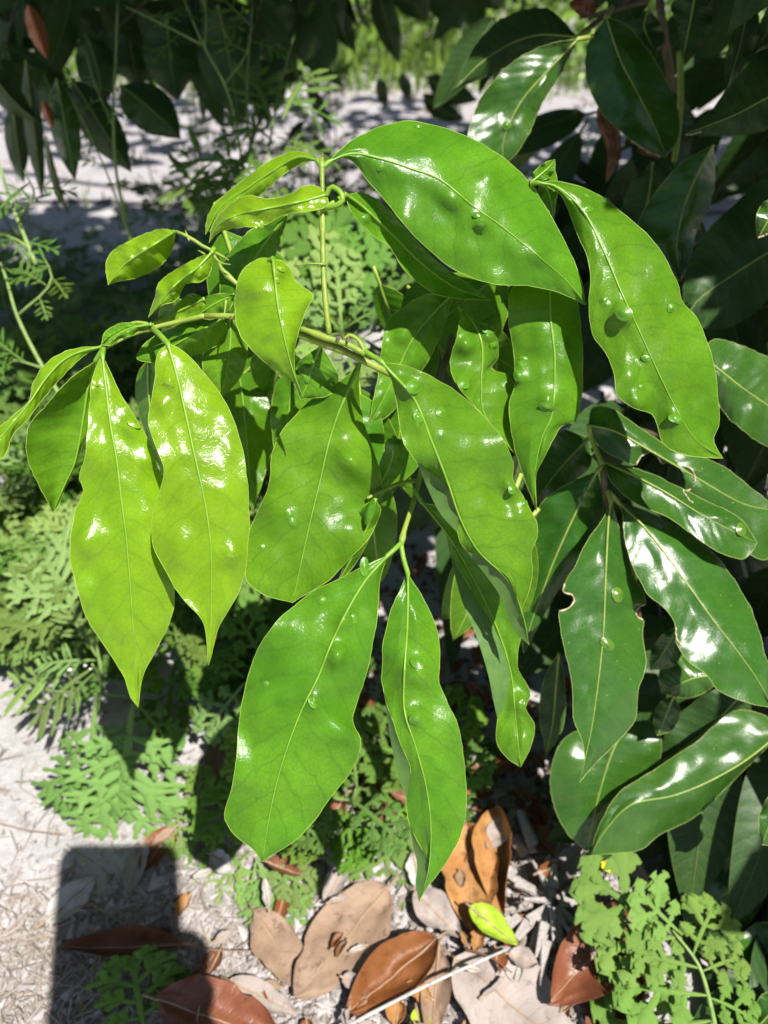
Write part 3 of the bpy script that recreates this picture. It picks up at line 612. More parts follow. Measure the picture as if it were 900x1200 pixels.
# upper right leaves in the shade
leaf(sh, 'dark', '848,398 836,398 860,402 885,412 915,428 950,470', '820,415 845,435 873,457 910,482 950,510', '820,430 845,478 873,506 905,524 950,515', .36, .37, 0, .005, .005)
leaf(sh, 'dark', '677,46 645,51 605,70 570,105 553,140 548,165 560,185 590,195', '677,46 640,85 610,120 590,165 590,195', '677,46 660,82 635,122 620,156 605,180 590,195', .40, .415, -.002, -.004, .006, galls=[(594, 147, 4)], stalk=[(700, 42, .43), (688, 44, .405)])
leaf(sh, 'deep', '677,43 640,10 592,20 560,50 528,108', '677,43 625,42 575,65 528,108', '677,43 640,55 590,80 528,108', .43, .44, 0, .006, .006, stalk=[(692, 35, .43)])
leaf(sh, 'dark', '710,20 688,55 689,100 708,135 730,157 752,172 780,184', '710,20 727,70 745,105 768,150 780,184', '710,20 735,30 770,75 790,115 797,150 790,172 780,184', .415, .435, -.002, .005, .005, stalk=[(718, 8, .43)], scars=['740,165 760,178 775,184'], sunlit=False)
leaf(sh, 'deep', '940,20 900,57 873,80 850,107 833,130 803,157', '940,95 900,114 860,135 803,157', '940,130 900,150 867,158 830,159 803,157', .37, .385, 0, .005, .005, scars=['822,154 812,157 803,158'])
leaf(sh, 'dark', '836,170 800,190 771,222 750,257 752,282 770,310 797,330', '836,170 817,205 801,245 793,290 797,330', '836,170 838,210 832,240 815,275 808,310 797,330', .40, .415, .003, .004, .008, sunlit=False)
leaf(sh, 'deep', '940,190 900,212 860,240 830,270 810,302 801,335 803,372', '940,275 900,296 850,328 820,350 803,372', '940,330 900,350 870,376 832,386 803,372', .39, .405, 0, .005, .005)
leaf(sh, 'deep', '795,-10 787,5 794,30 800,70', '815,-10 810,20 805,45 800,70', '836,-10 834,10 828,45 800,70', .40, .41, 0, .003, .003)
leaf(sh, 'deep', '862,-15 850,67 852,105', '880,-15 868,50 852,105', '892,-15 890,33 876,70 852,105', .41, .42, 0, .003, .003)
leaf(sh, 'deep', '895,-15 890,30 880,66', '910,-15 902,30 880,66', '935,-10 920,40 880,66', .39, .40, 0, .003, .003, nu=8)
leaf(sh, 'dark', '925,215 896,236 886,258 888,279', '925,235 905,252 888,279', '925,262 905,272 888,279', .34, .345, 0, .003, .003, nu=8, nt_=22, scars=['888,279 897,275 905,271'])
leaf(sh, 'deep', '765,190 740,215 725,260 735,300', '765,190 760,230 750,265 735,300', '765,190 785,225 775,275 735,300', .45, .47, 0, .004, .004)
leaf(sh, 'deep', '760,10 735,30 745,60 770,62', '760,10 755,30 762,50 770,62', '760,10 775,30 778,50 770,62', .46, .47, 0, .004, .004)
leaf(sh, 'deep', '780,100 770,140 775,190 790,200', '780,100 790,140 792,170 790,200', '780,100 810,130 808,180 790,200', .48, .49, 0, .004, .004)
M['dead'] = plain('dead_leaf_brown', (.12, .045, .018), (.22, .09, .035), 90, .55, .5, .001, .4, .1)
M['red'] = plain('young_red_leaf', (.10, .025, .015), (.16, .05, .02), 90, .4, .5, .001, .4, .2)
leaf(sh, 'dead', '702,120 699,140 708,165 712,185 710,215', '702,120 708,145 716,170 718,190 710,215', '702,120 720,140 728,165 722,195 710,215', .44, .45, 0, .003, .003, .002, rib=False, rimmat='dead', nu=7, nt_=24, label='withered brown leaf hanging among the dark ones') 
leaf(sh, 'red', '667,-10 668,5 685,22', '690,-10 688,8 685,22', '708,-10 700,10 685,22', .41, .42, 0, .003, .003, rib=False, rimmat='red', nu=7, nt_=20, label='reddish brown young leaf at the top edge')
leaf(sh, 'dead', '742,165 748,178 772,186', '750,162 760,175 772,186', '765,160 774,172 772,186', .437, .44, 0, .002, .002, rib=False, rimmat='dead', nu=6, nt_=16, label='withered brown leaf tip under a large dark leaf')
# inner foliage: whole leaves (shared meshes) behind and around the ones in front
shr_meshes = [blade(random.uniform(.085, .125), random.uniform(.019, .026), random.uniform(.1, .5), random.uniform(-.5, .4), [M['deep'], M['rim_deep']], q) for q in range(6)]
rs = random.Random(21)
for k in range(230):
    px, py = rs.uniform(520, 1020), rs.uniform(-150, 930)
    if px < 720 and py < 300: continue
    if py < 330 and px < 860 and rs.random() < .35: continue
    d = rs.uniform(.47, .72)
    if py > 740: d = rs.uniform(.43, .50)
    if px < 670 and py > 620: continue
    if px < 640: d = rs.uniform(.48, .60)
    p = at(px, py, d)
    if p.z < .03: continue
    if py > 760 and px < 800: continue
    out = Vector((rs.gauss(-.2, .6), rs.gauss(-.55, .5), rs.gauss(-.55, .35)))
    place_leaf(shr_meshes[k % 6], sh, p, out, Vector((rs.gauss(0, .3), -.5, .8)), s=rs.uniform(.8, 1.15))
for k in range(34):
    px, py = rs.uniform(800, 1020), rs.uniform(900, 1230); p = at(px, py, min(rs.uniform(.41, .46), depth_ground(px, py)-.015))
    place_leaf(shr_meshes[k % 6], sh, p, Vector((rs.uniform(-.1, 1), rs.gauss(.2, .7), rs.gauss(-.05, .2))), Vector((rs.gauss(0, .3), -.4, .9)), s=rs.uniform(.7, 1.0))
for k in range(26):
    p = at(rs.uniform(610, 780), rs.uniform(130, 330), rs.uniform(.55, .78))
    place_leaf(shr_meshes[k % 6], sh, p, Vector((rs.gauss(-.2, .7), rs.gauss(-.3, .7), rs.gauss(-.5, .35))), Vector((rs.gauss(0, .3), -.4, .9)), s=rs.uniform(.7, 1.0))
# unseen leaves added towards the sun to shade the shrub's inside and top leaves
keep_ground = [on_ground(x, y) for x in range(-40, 560, 24) for y in range(760, 1230, 24)]+[on_ground(x, y) for x in range(560, 740, 24) for y in range(980, 1230, 24)]
KP = np.array([tuple(v) for v in KEEP+keep_ground]); SD = np.array(tuple(sd))
def lit_line_blocked(p, rad):
    w = np.array(tuple(p))-KP; a = w @ SD; q = w-a[:, None]*SD
    return bool(((a > .004) & ((q*q).sum(1) < rad*rad)).any())
def in_view(p, m=110):
    x_, y_, d_ = to_px(p); return d_ > .01 and -m < x_ < 900+m and -m < y_ < 1200+m
def crown_leaf(cm, p, d, up, L, w):
    y = d.normalized(); z = (up-y*up.dot(y)).normalized(); x = y.cross(z); b = len(cm.v); p = p-y*L*.5
    cm.v += [p, p+y*L*.35+x*w-z*.002, p+y*L*.7+x*w*.7-z*.004, p+y*L-z*.012, p+y*L*.7-x*w*.7-z*.004, p+y*L*.35-x*w-z*.002, p+y*L*.35+z*.002, p+y*L*.7+z*.001]
    for f in ((b, b+1, b+6), (b, b+6, b+5), (b+1, b+2, b+7, b+6), (b+6, b+7, b+4, b+5), (b+2, b+3, b+7), (b+7, b+3, b+4)): cm.face(f)
om = MB(); n_ok = 0
def far_side(targets, smin, smax, cm, r, tries=3):
    n = 0
    for t_ in targets:
        for _ in range(tries):
            p = t_+sd*r.uniform(smin, smax)
            if p.z < .05 or p.z > 1.5 or in_view(p) or (p-C0).length < .10 or lit_line_blocked(p, .042): continue
            crown_leaf(cm, p, Vector((r.gauss(0, .6), r.gauss(0, .6), r.gauss(-.4, .3))), sd+Vector((r.gauss(0, .35), r.gauss(0, .35), 0)), r.uniform(.09, .125), r.uniform(.019, .027)); n += 1; break
    return n
tg = []
for k in range(800):
    px, py = rs.uniform(430, 1010) if k % 2 else rs.uniform(420, 650), rs.uniform(430, 960)
    g_ = depth_ground(px, py); tg.append(at(px, py, rs.uniform(.40, min(.68, g_))))
for k in range(260):
    px, py = rs.uniform(600, 960), rs.uniform(-60, 420); tg.append(at(px, py, rs.uniform(.38, .56)))
for k in range(160):
    px, py = rs.uniform(770, 1010), rs.uniform(900, 1230); tg.append(on_ground(px, py, rs.uniform(.0, .05)))
KP = np.vstack([KP, np.array([tuple(at(x, y, .40)) for x in range(700, 850, 24) for y in range(1020, 1220, 24)])])
n1 = far_side(tg, .06, .60, om, rs)
tag(om.build('added_shade_leaves', M['deep'], sh), kind='stuff')
# ------------------------------------------------------------------ tree whose low twigs hang in at the top
tr = thing('tree', Vector((.05, 1.05, 0)), 'dark leaved tree whose low shaded twigs hang in along the top left', 'tree')
tr.location = Vector((-1.5, 1.6, 0))
tm = MB(); tm.tube([Vector((-1.5, 1.6, 0)), Vector((-1.46, 1.58, .5)), Vector((-1.35, 1.5, 1.0)), Vector((-1.2, 1.4, 1.5))], lambda t: .05-.02*t, 10); tm.build('trunk', M['woody'], tr)
def limb(pts, r0, r1):
    mb = MB(); mb.tube([Vector(p) for p in pts], lambda t: r0+(r1-r0)*t, 6); mb.build('limb', M['woody'], tr)
limb([(-1.35, 1.5, 1.0), (-.9, 1.25, 1.08), (-.4, 1.0, 1.0), (0, .85, .95), (.5, .8, .98)], .02, .005)
limb([(-1.2, 1.4, 1.5), (-.6, 1.2, 1.45), (.1, 1.0, 1.3), (.8, .95, 1.3)], .018, .004)
limb([(-.9, 1.25, 1.08), (-.6, 1.0, .85), (-.42, .82, .62), (-.33, .70, .50)], .008, .002)
limb([(-.4, 1.0, 1.0), (-.25, .85, .75), (-.17, .76, .56), (-.12, .72, .47)], .007, .002)
limb([(0, .85, .95), (.02, .95, .7), (.03, 1.0, .50)], .006, .002)
limb([(0, .85, .95), (.2, 1.0, .72), (.15, 1.15, .50)], .006, .002)
def dleaf(x0, y0, x1, y1, w, d0, d1, mat='deep', bend=0, **k):
    dx, dy = x1-x0, y1-y0; L = math.hypot(dx, dy); nx_, ny_ = -dy/L, dx/L
    def off(t, o): 
        c = bend*4*t*(1-t); return '%f,%f' % (x0+dx*t+nx_*(o+c), y0+dy*t+ny_*(o+c))
    ts = (0, .12, .3, .5, .7, .88, 1); ws = (0, .55, .95, 1, .8, .36, 0)
    leaf(tr, mat, ' '.join(off(t, -w*.5*q) for t, q in zip(ts, ws)), ' '.join(off(t, 0) for t in ts), ' '.join(off(t, w*.5*q) for t, q in zip(ts, ws)), d0, d1, 0, .012, .012, .003, nt_=24, nu=6, **k)
M['orange'] = plain('orange_dead_leaf', (.36, .10, .03), (.45, .16, .05), 60, .5, .4, .001, .4, .2)
for a in [(140, 100, 212, 163, 52, .62, .63), (84, 92, 154, 202, 44, .60, .62), (30, 70, 50, 234, 22, .60, .66), (54, 160, 81, 252, 9, .58, .62),
          (196, 15, 208, 118, 62, .64, .66), (255, 5, 279, 142, 72, .62, .66), (-15, 75, 44, 142, 30, .58, .60), (100, 40, 120, 130, 46, .66, .68), (40, 60, 75, 150, 44, .68, .7),
          (150, 20, 165, 105, 50, .70, .72), (0, 20, 15, 130, 40, .7, .72), (235, -10, 238, 90, 50, .7, .72), (300, -20, 330, 60, 50, .7, .74), (15, 120, 28, 215, 26, .64, .68)]:
    dleaf(*a, bend=random.uniform(-6, 6))
for a in [(385, -25, 410, 58, 34, .95, 1.0), (440, -20, 468, 74, 30, .95, 1.0), (520, -25, 540, 35, 44, .95, 1.0), (350, -20, 372, 45, 40, .9, .95), (470, -30, 500, 25, 44, 1, 1.05), (560, -30, 590, 12, 40, 1, 1.05), (445, 90, 452, 128, 14, 1.1, 1.12), (470, 85, 480, 120, 14, 1.1, 1.12), (500, 90, 560, 118, 30, 1.1, 1.12), (495, 110, 545, 140, 24, 1.1, 1.12)]:
    dleaf(*a, bend=random.uniform(-5, 5))
dleaf(66, 92, 88, 212, 34, .575, .60, 'dark', label='shaded leaf with a sunlit patch and brown spot')
dleaf(32, 5, 56, 70, 20, .60, .61, 'orange', rib=False, rimmat='orange', label='orange dead leaf among the dark hanging leaves')
dleaf(50, 118, 62, 150, 12, .57, .575, 'orange', rib=False, rimmat='orange', label='small orange dead leaf fragment')
tre_meshes = [blade(random.uniform(.10, .14), random.uniform(.018, .025), random.uniform(.1, .5), random.uniform(-.4, .4), [M['deep'], M['rim_deep']], q) for q in range(4)]
rt = random.Random(5); made = 0
while made < 78:                                      # along the top edge
    px, py = rt.uniform(-60, 420) if rt.random() < .9 else rt.uniform(500, 620), rt.uniform(-90, 45); d = rt.uniform(.66, 1.0)
    place_leaf(tre_meshes[made % 4], tr, at(px, py, d), Vector((rt.gauss(0, .9), rt.gauss(-.1, .6), rt.gauss(-.8, .5))), Vector((rt.gauss(0, .8), -.7, .5)), s=rt.uniform(.45, 1.1)); made += 1
for k in range(14):                                   # hanging twigs with small leaves
    x0, y0, d = rt.uniform(-40, 400), rt.uniform(-60, -20), rt.uniform(.62, .95); x1, y1 = x0+rt.gauss(0, 45), y0+rt.uniform(70, 190)
    q = resample([at(x0, y0, d), at((x0+x1)/2+rt.gauss(0, 10), (y0+y1)/2, d), at(x1, y1, d)], 10)
    mb = MB(); mb.tube(q, lambda u: .0016-.001*u, 5); mb.build('twig', M['woody'], tr)
    for m_ in range(2, 10):
        if rt.random() < .75: place_leaf(tre_meshes[m_ % 4], tr, q[m_], Vector((rt.gauss(0, 1), rt.gauss(-.1, .6), rt.gauss(-.6, .5))), Vector((rt.gauss(0, .6), -.7, .6)), s=rt.uniform(.25, .5))
# the crown above the picture: one mass of whole leaves, it shades the weeds and dapples the path
cm = MB()
def shade(tx, ty, h):                                  # where a leaf must hang for its shadow to fall on the ground at (tx, ty)
    return Vector((tx+sd.x/sd.z*h, ty+sd.y/sd.z*h, h))
zones = [(-1.0, .8, 1.00, 1.52, 1500), (-1.4, .9, 1.50, 1.85, 330), (-1.4, .2, 1.85, 2.5, 330), (.0, 1.5, 1.0, 2.2, 1700), (-1.4, -.30, .62, 1.0, 130)]
for (x0, x1, y0, y1, n) in zones:
    for k in range(n):
        h = rt.uniform(.62, 1.35); p = shade(rt.uniform(x0, x1), rt.uniform(y0, y1), h)
        x_, y_, d_ = to_px(p)
        if d_ > .02 and y_ > -130 and -100 < x_ < 1000: continue
        if y0 >= 1.5:
            g_ = p-sd*(p.z/sd.z)
            if noise.noise(Vector((g_.x*1.5, g_.y*3.2, 4.4))) < -.02: continue
        if lit_line_blocked(p, .045): continue
        crown_leaf(cm, p, Vector((rt.gauss(0, .6), rt.gauss(0, .6), -.5)), Vector((rt.gauss(.2, .4), rt.gauss(-.3, .4), 1)), rt.uniform(.09, .13), rt.uniform(.018, .026))
tgs = [at(rt.uniform(-60, 330), rt.uniform(-30, 230), rt.uniform(.55, .8)) for _ in range(200)]+[at(rt.uniform(330, 620), rt.uniform(-30, 120), rt.uniform(.8, 1.1)) for _ in range(160)]
far_side(tgs, .15, .9, cm, rt)

tag(cm.build('foliage', M['deep'], tr), kind='stuff')
# ------------------------------------------------------------------ weeds with deeply cut leaves
M['weed'] = plain('weed_leaf', (.070, .190, .022), (.125, .265, .034), 160, .55, .5, .0006, .35, .28, vary=1)
M['weed_pale'] = plain('pale_weed_leaf', (.135, .275, .062), (.20, .345, .085), 160, .55, .5, .0006, .35, .28, vary=1)
M['weed_sage'] = plain('sage_weed_leaf', (.15, .30, .052), (.21, .37, .075), 160, .55, .5, .0006, .35, .28, vary=.5)
M['weed_stem'] = plain('weed_stem', (.17, .28, .07), (.26, .36, .11), 200, .55, .3, .0006, .3)
M['weed_yellow'] = plain('yellowing_weed_leaf', (.24, .34, .03), (.32, .38, .05), 160, .55, .5, .0006, .35, .28)
M['flower'] = plain('white_floret', (.62, .62, .55), (.78, .78, .7), 300, .6, .3, .0005, .3)
def lobe(mb, p0, d, side, L, w, teeth, bendz, r, obov=True):
    n = 15; b = len(mb.v); ph_ = r.uniform(-.25, .25)
    for j in range(n):
        t = j/(n-1)
        env = (.30+.70*min(1, t/.62)**1.2 if obov else .55+.45*math.sin(math.pi*min(1, t*1.05)))*(1 if t < .80 else max(0.0, 1-((t-.80)/.20)**2)**.5)
        sc = 1+(.30 if obov else .40)*math.sin((t+ph_*.2)*teeth*6.2832-1.2)
        c = p0+d*(L*t)+Vector((0, 0, bendz*L*t*t)); ww = w*env*sc
        if j == n-1: ww = 0
        k1, k2 = 1+.12*r.gauss(0, 1), 1+.12*r.gauss(0, 1); z = Vector((0, 0, -.38*ww))
        mb.v += [c-side*ww*k1+z, c-side*ww*.5+Vector((0, 0, .02*w)), c+Vector((0, 0, -.05*w)), c+side*ww*.5+Vector((0, 0, .02*w)), c+side*ww*k2+z]
    for j in range(n-1):
        for i in range(4): o_ = b+j*5+i; mb.face((o_, o_+1, o_+6, o_+5))
def weed_leaf(W, pairs, lw, teeth, sub, mat, sd, droop=.25, ob=True):
    r = random.Random(sd); mb = MB(); n = 14
    def rach(t): return Vector((.02*math.sin(3*t+sd), t, -droop*t*t))
    b = 0
    lobe(mb, rach(.74), (rach(1)-rach(.74)).normalized(), Vector((1, 0, 0)), .28, lw*1.25, teeth, -.05, r, ob)
    for i in range(pairs):
        t = .26+.56*(i/(pairs-1))**.95
        env = math.sin(math.pi*(.18+.64*(i/(pairs-1))))**.7
        for s_ in (-1, 1):
            ang = R(62-26*i/(pairs-1)+r.gauss(0, 5)); L = W*env*r.uniform(.88, 1.12)
            d = Vector((s_*math.sin(ang), math.cos(ang), r.gauss(.05, .16))).normalized(); side = Vector((-d.y, d.x, 0)).normalized()
            p0 = rach(t+s_*.012)+Vector((0, 0, .002*i))
            lobe(mb, p0, d, side, L, lw*(.8 if sub else 1)*(.6+.4*env), teeth, r.uniform(-.35, .12), r, ob)
            if sub:
                for q, tt in enumerate((.42, .70)):
                    for s2 in (-1, 1):
                        a2 = ang*s_+s2*R(46-8*q); d2 = Vector((math.sin(a2), math.cos(a2), r.gauss(-.05, .10))).normalized()
                        lobe(mb, p0+d*L*tt+Vector((0, 0, -.0015*(q+1))), d2, Vector((-d2.y, d2.x, 0)).normalized(), L*(.44-.08*q)*r.uniform(.8, 1.15), lw*.80, 1.5, r.uniform(-.3, .1), r, ob)
    for j in range(n):                                  # the winged leaf stalk
        t = j/(n-1); w = .010+.020*math.sin(math.pi*t); c = rach(t*.98); mb.v += [c+Vector((-w, 0, -.004)), c+Vector((0, 0, .004)), c+Vector((w, 0, -.004))]
    b = len(mb.v)-3*n
    for j in range(n-1):
        for i in range(2): o_ = b+j*3+i; mb.face((o_, o_+1, o_+4, o_+3))
    mb.tube([rach(j/(n-1)*.98)+Vector((0, 0, .002)) for j in range(n)], lambda t: .0045*(1-t)+.0015, 5, 1)
    return mb.mesh('leaf', [M[mat], M['weed_stem']])
WL = {'wide': [weed_leaf(.44, 4, .056, 2.2, True, 'weed', q) for q in (1, 2, 3)],
      'pale': [weed_leaf(.46, 4, .060, 2.2, True, 'weed_pale', q) for q in (4, 5, 6)],
      'thin': [weed_leaf(.40, 6, .026, 1.0, False, 'weed_pale', q) for q in (7, 8)],
      'slim': [weed_leaf(.42, 4, .030, 1.0, False, 'weed', q) for q in (9, 10)],
      'sage': [weed_leaf(.50, 3, .095, 2.2, True, 'weed_sage', q) for q in (21, 22, 23)],
      'feather': [weed_leaf(.50, 6, .034, 1.6, True, 'weed_pale', q, .2, False) for q in (31, 32, 33)],
      'yell': [weed_leaf(.40, 4, .075, 2.2, True, 'weed_yellow', 11)]}
rw = random.Random(77)
def wleaf(parent, kind, p0, p1, face=None, s=1):
    y = p1-p0; L = y.length; up = face if face is not None else (C0-p0).normalized()*.5+Vector((rw.gauss(0, .2), 0, .8))
    me = rw.choice(WL[kind]); y = y.normalized(); z = (up-y*up.dot(y)).normalized(); x = y.cross(z)
    o = link('leaf', me, parent)
    o.matrix_local = Matrix.Translation(p0-parent.location) @ Matrix((x, y, z)).transposed().to_4x4() @ Matrix.Diagonal((L*s, L, L, 1))
    return o
def weed(label, root, leaves, group='weeds with deeply cut leaves', stems=(), flowers=()):
    t = thing('weed', root, label, 'weed', group)
    for (kind, x0, y0, d0, x1, y1, d1, *s) in leaves:
        a, b = at(x0, y0, d0), at(x1, y1, d1)
        wleaf(t, kind, a, b, s=s[0] if s else 1)
    for pts in stems:
        mb = MB(); q = resample([at(*p) for p in pts], 14); mb.tube(q, lambda u: .0014-.0007*u, 6); mb.build('stem', M['weed_stem'], t)
    for (x_, y_, d_, r_) in flowers:
        c = at(x_, y_, d_); mb = MB()
        for k in range(7):
            a = k*.9; e = Vector((math.cos(a)*r_, math.sin(a)*r_*.8, r_*.3)); b = len(mb.v); s_ = Vector((-math.sin(a), math.cos(a), 0))*r_*.38
            mb.v += [c, c+e*.6+s_, c+e, c+e*.6-s_]; mb.face((b, b+1, b+2, b+3))
        mb.tube([c-Vector((0, 0, r_)), c+Vector((0, 0, r_*.3))], r_*.45, 6); mb.build('floret', M['flower'], t)
    return t
dg = depth_ground
weed('pale weed with white florets sprawling over sunlit sand at the left edge', on_ground(115, 800),
     [('feather', 104, 728, .50, -22, 700, .52), ('feather', 100, 735, .50, 36, 636, .54), ('feather', 96, 727, .50, 0, 752, .51, .8), ('thin', 105, 775, .49, -10, 800, .51), ('thin', 108, 785, .49, 18, 845, .50), ('thin', 112, 775, .49, 40, 770, .49), ('thin', 110, 790, .49, 60, 838, .50, .8),
      ('thin', 112, 770, .49, 75, 705, .5)], stems=[[(115, 835, .56), (118, 800, .52), (108, 778, .49)], [(120, 790, .52), (110, 745, .51), (104, 728, .50)]],
     flowers=[(82, 785, .487, .0017), (100, 780, .485, .0012), (106, 784, .486, .0011)])
weed('weed with two broad cut leaves hanging over the sand below the leftmost lime leaf', on_ground(165, 830),
     [('feather', 112, 815, .50, 102, 955, .485, 1.15), ('feather', 158, 826, .49, 142, 975, .48, 1.3), ('wide', 163, 824, .5, 205, 880, .5), ('wide', 150, 810, .52, 190, 790, .54), ('wide', 140, 800, .53, 80, 790, .55)], stems=[[(165, 840, .56), (160, 820, .52), (112, 812, .50)], [(165, 838, .56), (162, 832, .52), (158, 826, .49)]])
weed('weed seedling in shade between the hanging leaves', on_ground(285, 810), [('pale', 287, 798, .50, 232, 858, .50), ('wide', 285, 795, .51, 250, 760, .53), ('wide', 290, 800, .52, 300, 860, .53), ('wide', 280, 790, .54, 215, 770, .56)])
weed('weed seedling half inside the shadow of the phone', on_ground(222, 985), [('wide', 230, 972, .485, 160, 1046, .47), ('pale', 205, 945, .49, 214, 1000, .475), ('pale', 222, 985, .485, 222, 1064, .465), ('wide', 225, 960, .49, 235, 900, .50), ('wide', 228, 955, .49, 262, 930, .5)])
weed('small weed seedling just right of the phone shadow', on_ground(292, 998), [('pale', 296, 996, .475, 238, 1052, .46), ('pale', 290, 1000, .475, 236, 1004, .47, .8)])
weed('small bright weed seedling below the lowest tip of the broad leaf', on_ground(305, 1002), [('feather', 302, 1003, .47, 334, 1090, .445, 1.2), ('pale', 306, 1000, .472, 366, 1040, .455), ('pale', 300, 1005, .47, 290, 1060, .455)])
weed('weed seedling between the two lowest hanging leaves', on_ground(458, 945), [('feather', 458, 940, .49, 449, 1066, .46, 1.1), ('pale', 452, 950, .49, 405, 985, .475), ('wide', 458, 938, .495, 500, 985, .48), ('wide', 455, 940, .5, 415, 930, .5)])
weed('dark green weed with a yellowing leaf at the bottom edge', on_ground(180, 1225), [('wide', 172, 1216, .405, 156, 1126, .41, 1.6), ('wide', 176, 1212, .412, 206, 1140, .42, 1.1), ('yell', 160, 1210, .42, 98, 1138, .425), ('wide', 180, 1216, .41, 205, 1180, .41), ('wide', 168, 1214, .41, 115, 1190, .41, 1.1)])
weed('pale sage weed with lobed leaves in the bottom right corner', on_ground(835, 1230),
     [('sage', 800, 1098, 0.398, 692, 1026, 0.411, 1.15), ('sage', 800, 1094, 0.397, 752, 1046, 0.402, 1.3), ('sage', 796, 1100, 0.397, 706, 1104, 0.398, 1.2), ('sage', 822, 1137, 0.388, 752, 1112, 0.390, 1.2), ('sage', 836, 1196, 0.384, 712, 1204, 0.386, 1.2),
      ('sage', 828, 1164, 0.385, 730, 1152, 0.387, 1.2), ('sage', 838, 1200, 0.381, 772, 1246, 0.379, 1.2), ('sage', 822, 1137, 0.394, 872, 1120, 0.398, 1.2), ('sage', 830, 1170, 0.389, 890, 1192, 0.384, 1.2), ('sage', 812, 1120, 0.392, 838, 1060, 0.398, 1.2), ('sage', 838, 1205, 0.382, 872, 1250, 0.378, 1.2)],
     stems=[[(842, 1225, 0.384), (832, 1175, 0.384), (818, 1130, 0.389), (788, 1090, 0.398)]])
# the mid green plants just behind the branch
weed('sage green weed right behind the slender upright twig', on_ground(400, 470), [('pale', 398, 385, .50, 352, 330, .50), ('pale', 402, 380, .50, 392, 290, .50), ('pale', 405, 385, .49, 452, 350, .48), ('pale', 400, 390, .5, 450, 400, .47), ('pale', 400, 380, .51, 350, 270, .52), ('wide', 396, 372, .52, 380, 225, .54), ('wide', 400, 370, .52, 420, 250, .54), ('pale', 398, 390, .50, 340, 400, .48), ('pale', 402, 392, .49, 420, 440, .46), ('wide', 405, 380, .52, 470, 310, .54)],
     stems=[[(400, 520, .70), (402, 450, .58), (400, 380, .51)]])
weed('weed with long pointed lobes standing above the kite shaped leaf', on_ground(330, 420), [('slim', 300, 195, .56, 180, 205, .58), ('slim', 296, 190, .56, 200, 170, .58), ('slim', 318, 150, .58, 250, 145, .60), ('slim', 330, 120, .58, 400, 128, .60), ('slim', 330, 140, .57, 370, 60, .6), ('slim', 320, 150, .57, 300, 60, .60), ('slim', 318, 165, .56, 280, 120, .58), ('wide', 320, 200, .55, 360, 170, .55), ('wide', 315, 230, .54, 280, 180, .54), ('wide', 312, 230, .54, 220, 215, .55), ('slim', 325, 160, .56, 400, 180, .57), ('wide', 318, 215, .54, 345, 250, .54)],
     stems=[[(330, 420, .8), (318, 300, .62), (312, 220, .55), (322, 130, .58), (345, 40, .62)], [(314, 230, .55), (300, 195, .56), (290, 140, .58), (292, 40, .6)]])
def tall(label, pts, side):
    t = thing('weed_stalk', at(*pts[0]), label, 'weed', 'thin flowering weed stalks')
    mb = MB(); q = resample([at(*p) for p in pts], 20); mb.tube(q, lambda u: .0016-.0009*u, 6); mb.build('stem', M['weed_stem'], t)
    for pp in side:
        mb = MB(); q = resample([at(*p) for p in pp], 8); mb.tube(q, lambda u: .0009-.0005*u, 5); mb.build('twig', M['weed_stem'], t)
        e = q[-1]
        for k in range(4):
            wleaf(t, 'slim', q[2+k], q[2+k]+Vector((rw.gauss(0, 1), rw.gauss(-.2, 1), rw.gauss(.2, .6))).normalized()*rw.uniform(.02, .04))
tall('upright thin weed stalk before the dark hanging leaves', [(160, 310, .62), (148, 260, .60), (136, 200, .58), (133, 130, .57), (136, 60, .57), (138, 0, .57)], [[(134, 150, .57), (112, 100, .58), (100, 60, .58)], [(150, 270, .6), (120, 190, .58), (78, 105, .58)]])
tall('slanting weed stalk with a forked top before the dark leaves', [(300, 330, .66), (285, 200, .60), (268, 110, .58), (238, 52, .57), (214, -5, .57)], [[(236, 52, .57), (190, 28, .57), (148, 8, .57)], [(262, 100, .58), (290, 60, .58), (296, 0, .58)], [(240, 55, .57), (242, 20, .57), (240, -10, .57)]])
tall('pale green weed stalk leaning at the left edge', [(42, 310, .5), (32, 285, .5), (14, 240, .5), (0, 195, .5), (-10, 150, .5)], [[(36, 293, .5), (18, 280, .5), (-10, 272, .5)], [(20, 255, .5), (40, 230, .5), (28, 200, .51)]])
tall('lower weed stalk among the shaded weeds at left', [(75, 470, .5), (50, 430, .5), (20, 370, .5), (5, 320, .5), (-15, 280, .5)], [[(52, 432, .5), (30, 425, .5), (-10, 415, .5)], [(20, 370, .5), (60, 330, .5), (45, 290, .51)]])
# the crowded weeds behind the branch on the left
LAB = 'feathery weed with deeply cut leaves in the crowded half shaded patch at left'
LAB2 = 'feathery weed in the dim undergrowth behind the branch'
def bushy(root, h, n, kinds, label, group):
    t = thing('weed', root, label, 'weed', group)
    top = root+Vector((rw.gauss(0, .015), rw.gauss(-.01, .015), h)); mb = MB()
    q = resample([root, root.lerp(top, .5)+Vector((rw.gauss(0, .006), rw.gauss(0, .006), 0)), top], 10); mb.tube(q, lambda u: .0017-.0009*u, 5); mb.build('stem', M['weed_stem'], t)
    for k in range(n):
        u = .15+.85*k/(n-1); p = q[min(9, int(u*9))]; a = k*2.4+rw.uniform(-.4, .4); el = .1+.6*u
        L = rw.uniform(.045, .075)*(1.15-.4*u)
        d = Vector((math.cos(a), math.sin(a), el)).normalized(); wleaf(t, rw.choice(kinds), p, p+d*L, Vector((0, -.2, 1)))
for (x, y) in [(rw.uniform(-90, 320), rw.uniform(330, 690)) for _ in range(58)]:
    r_ = on_ground(x, y+60)
    if r_.y < .3: continue
    bushy(r_, rw.uniform(.05, .13), rw.randint(8, 12), ('wide', 'feather', 'pale'), LAB, 'crowded weeds at left')
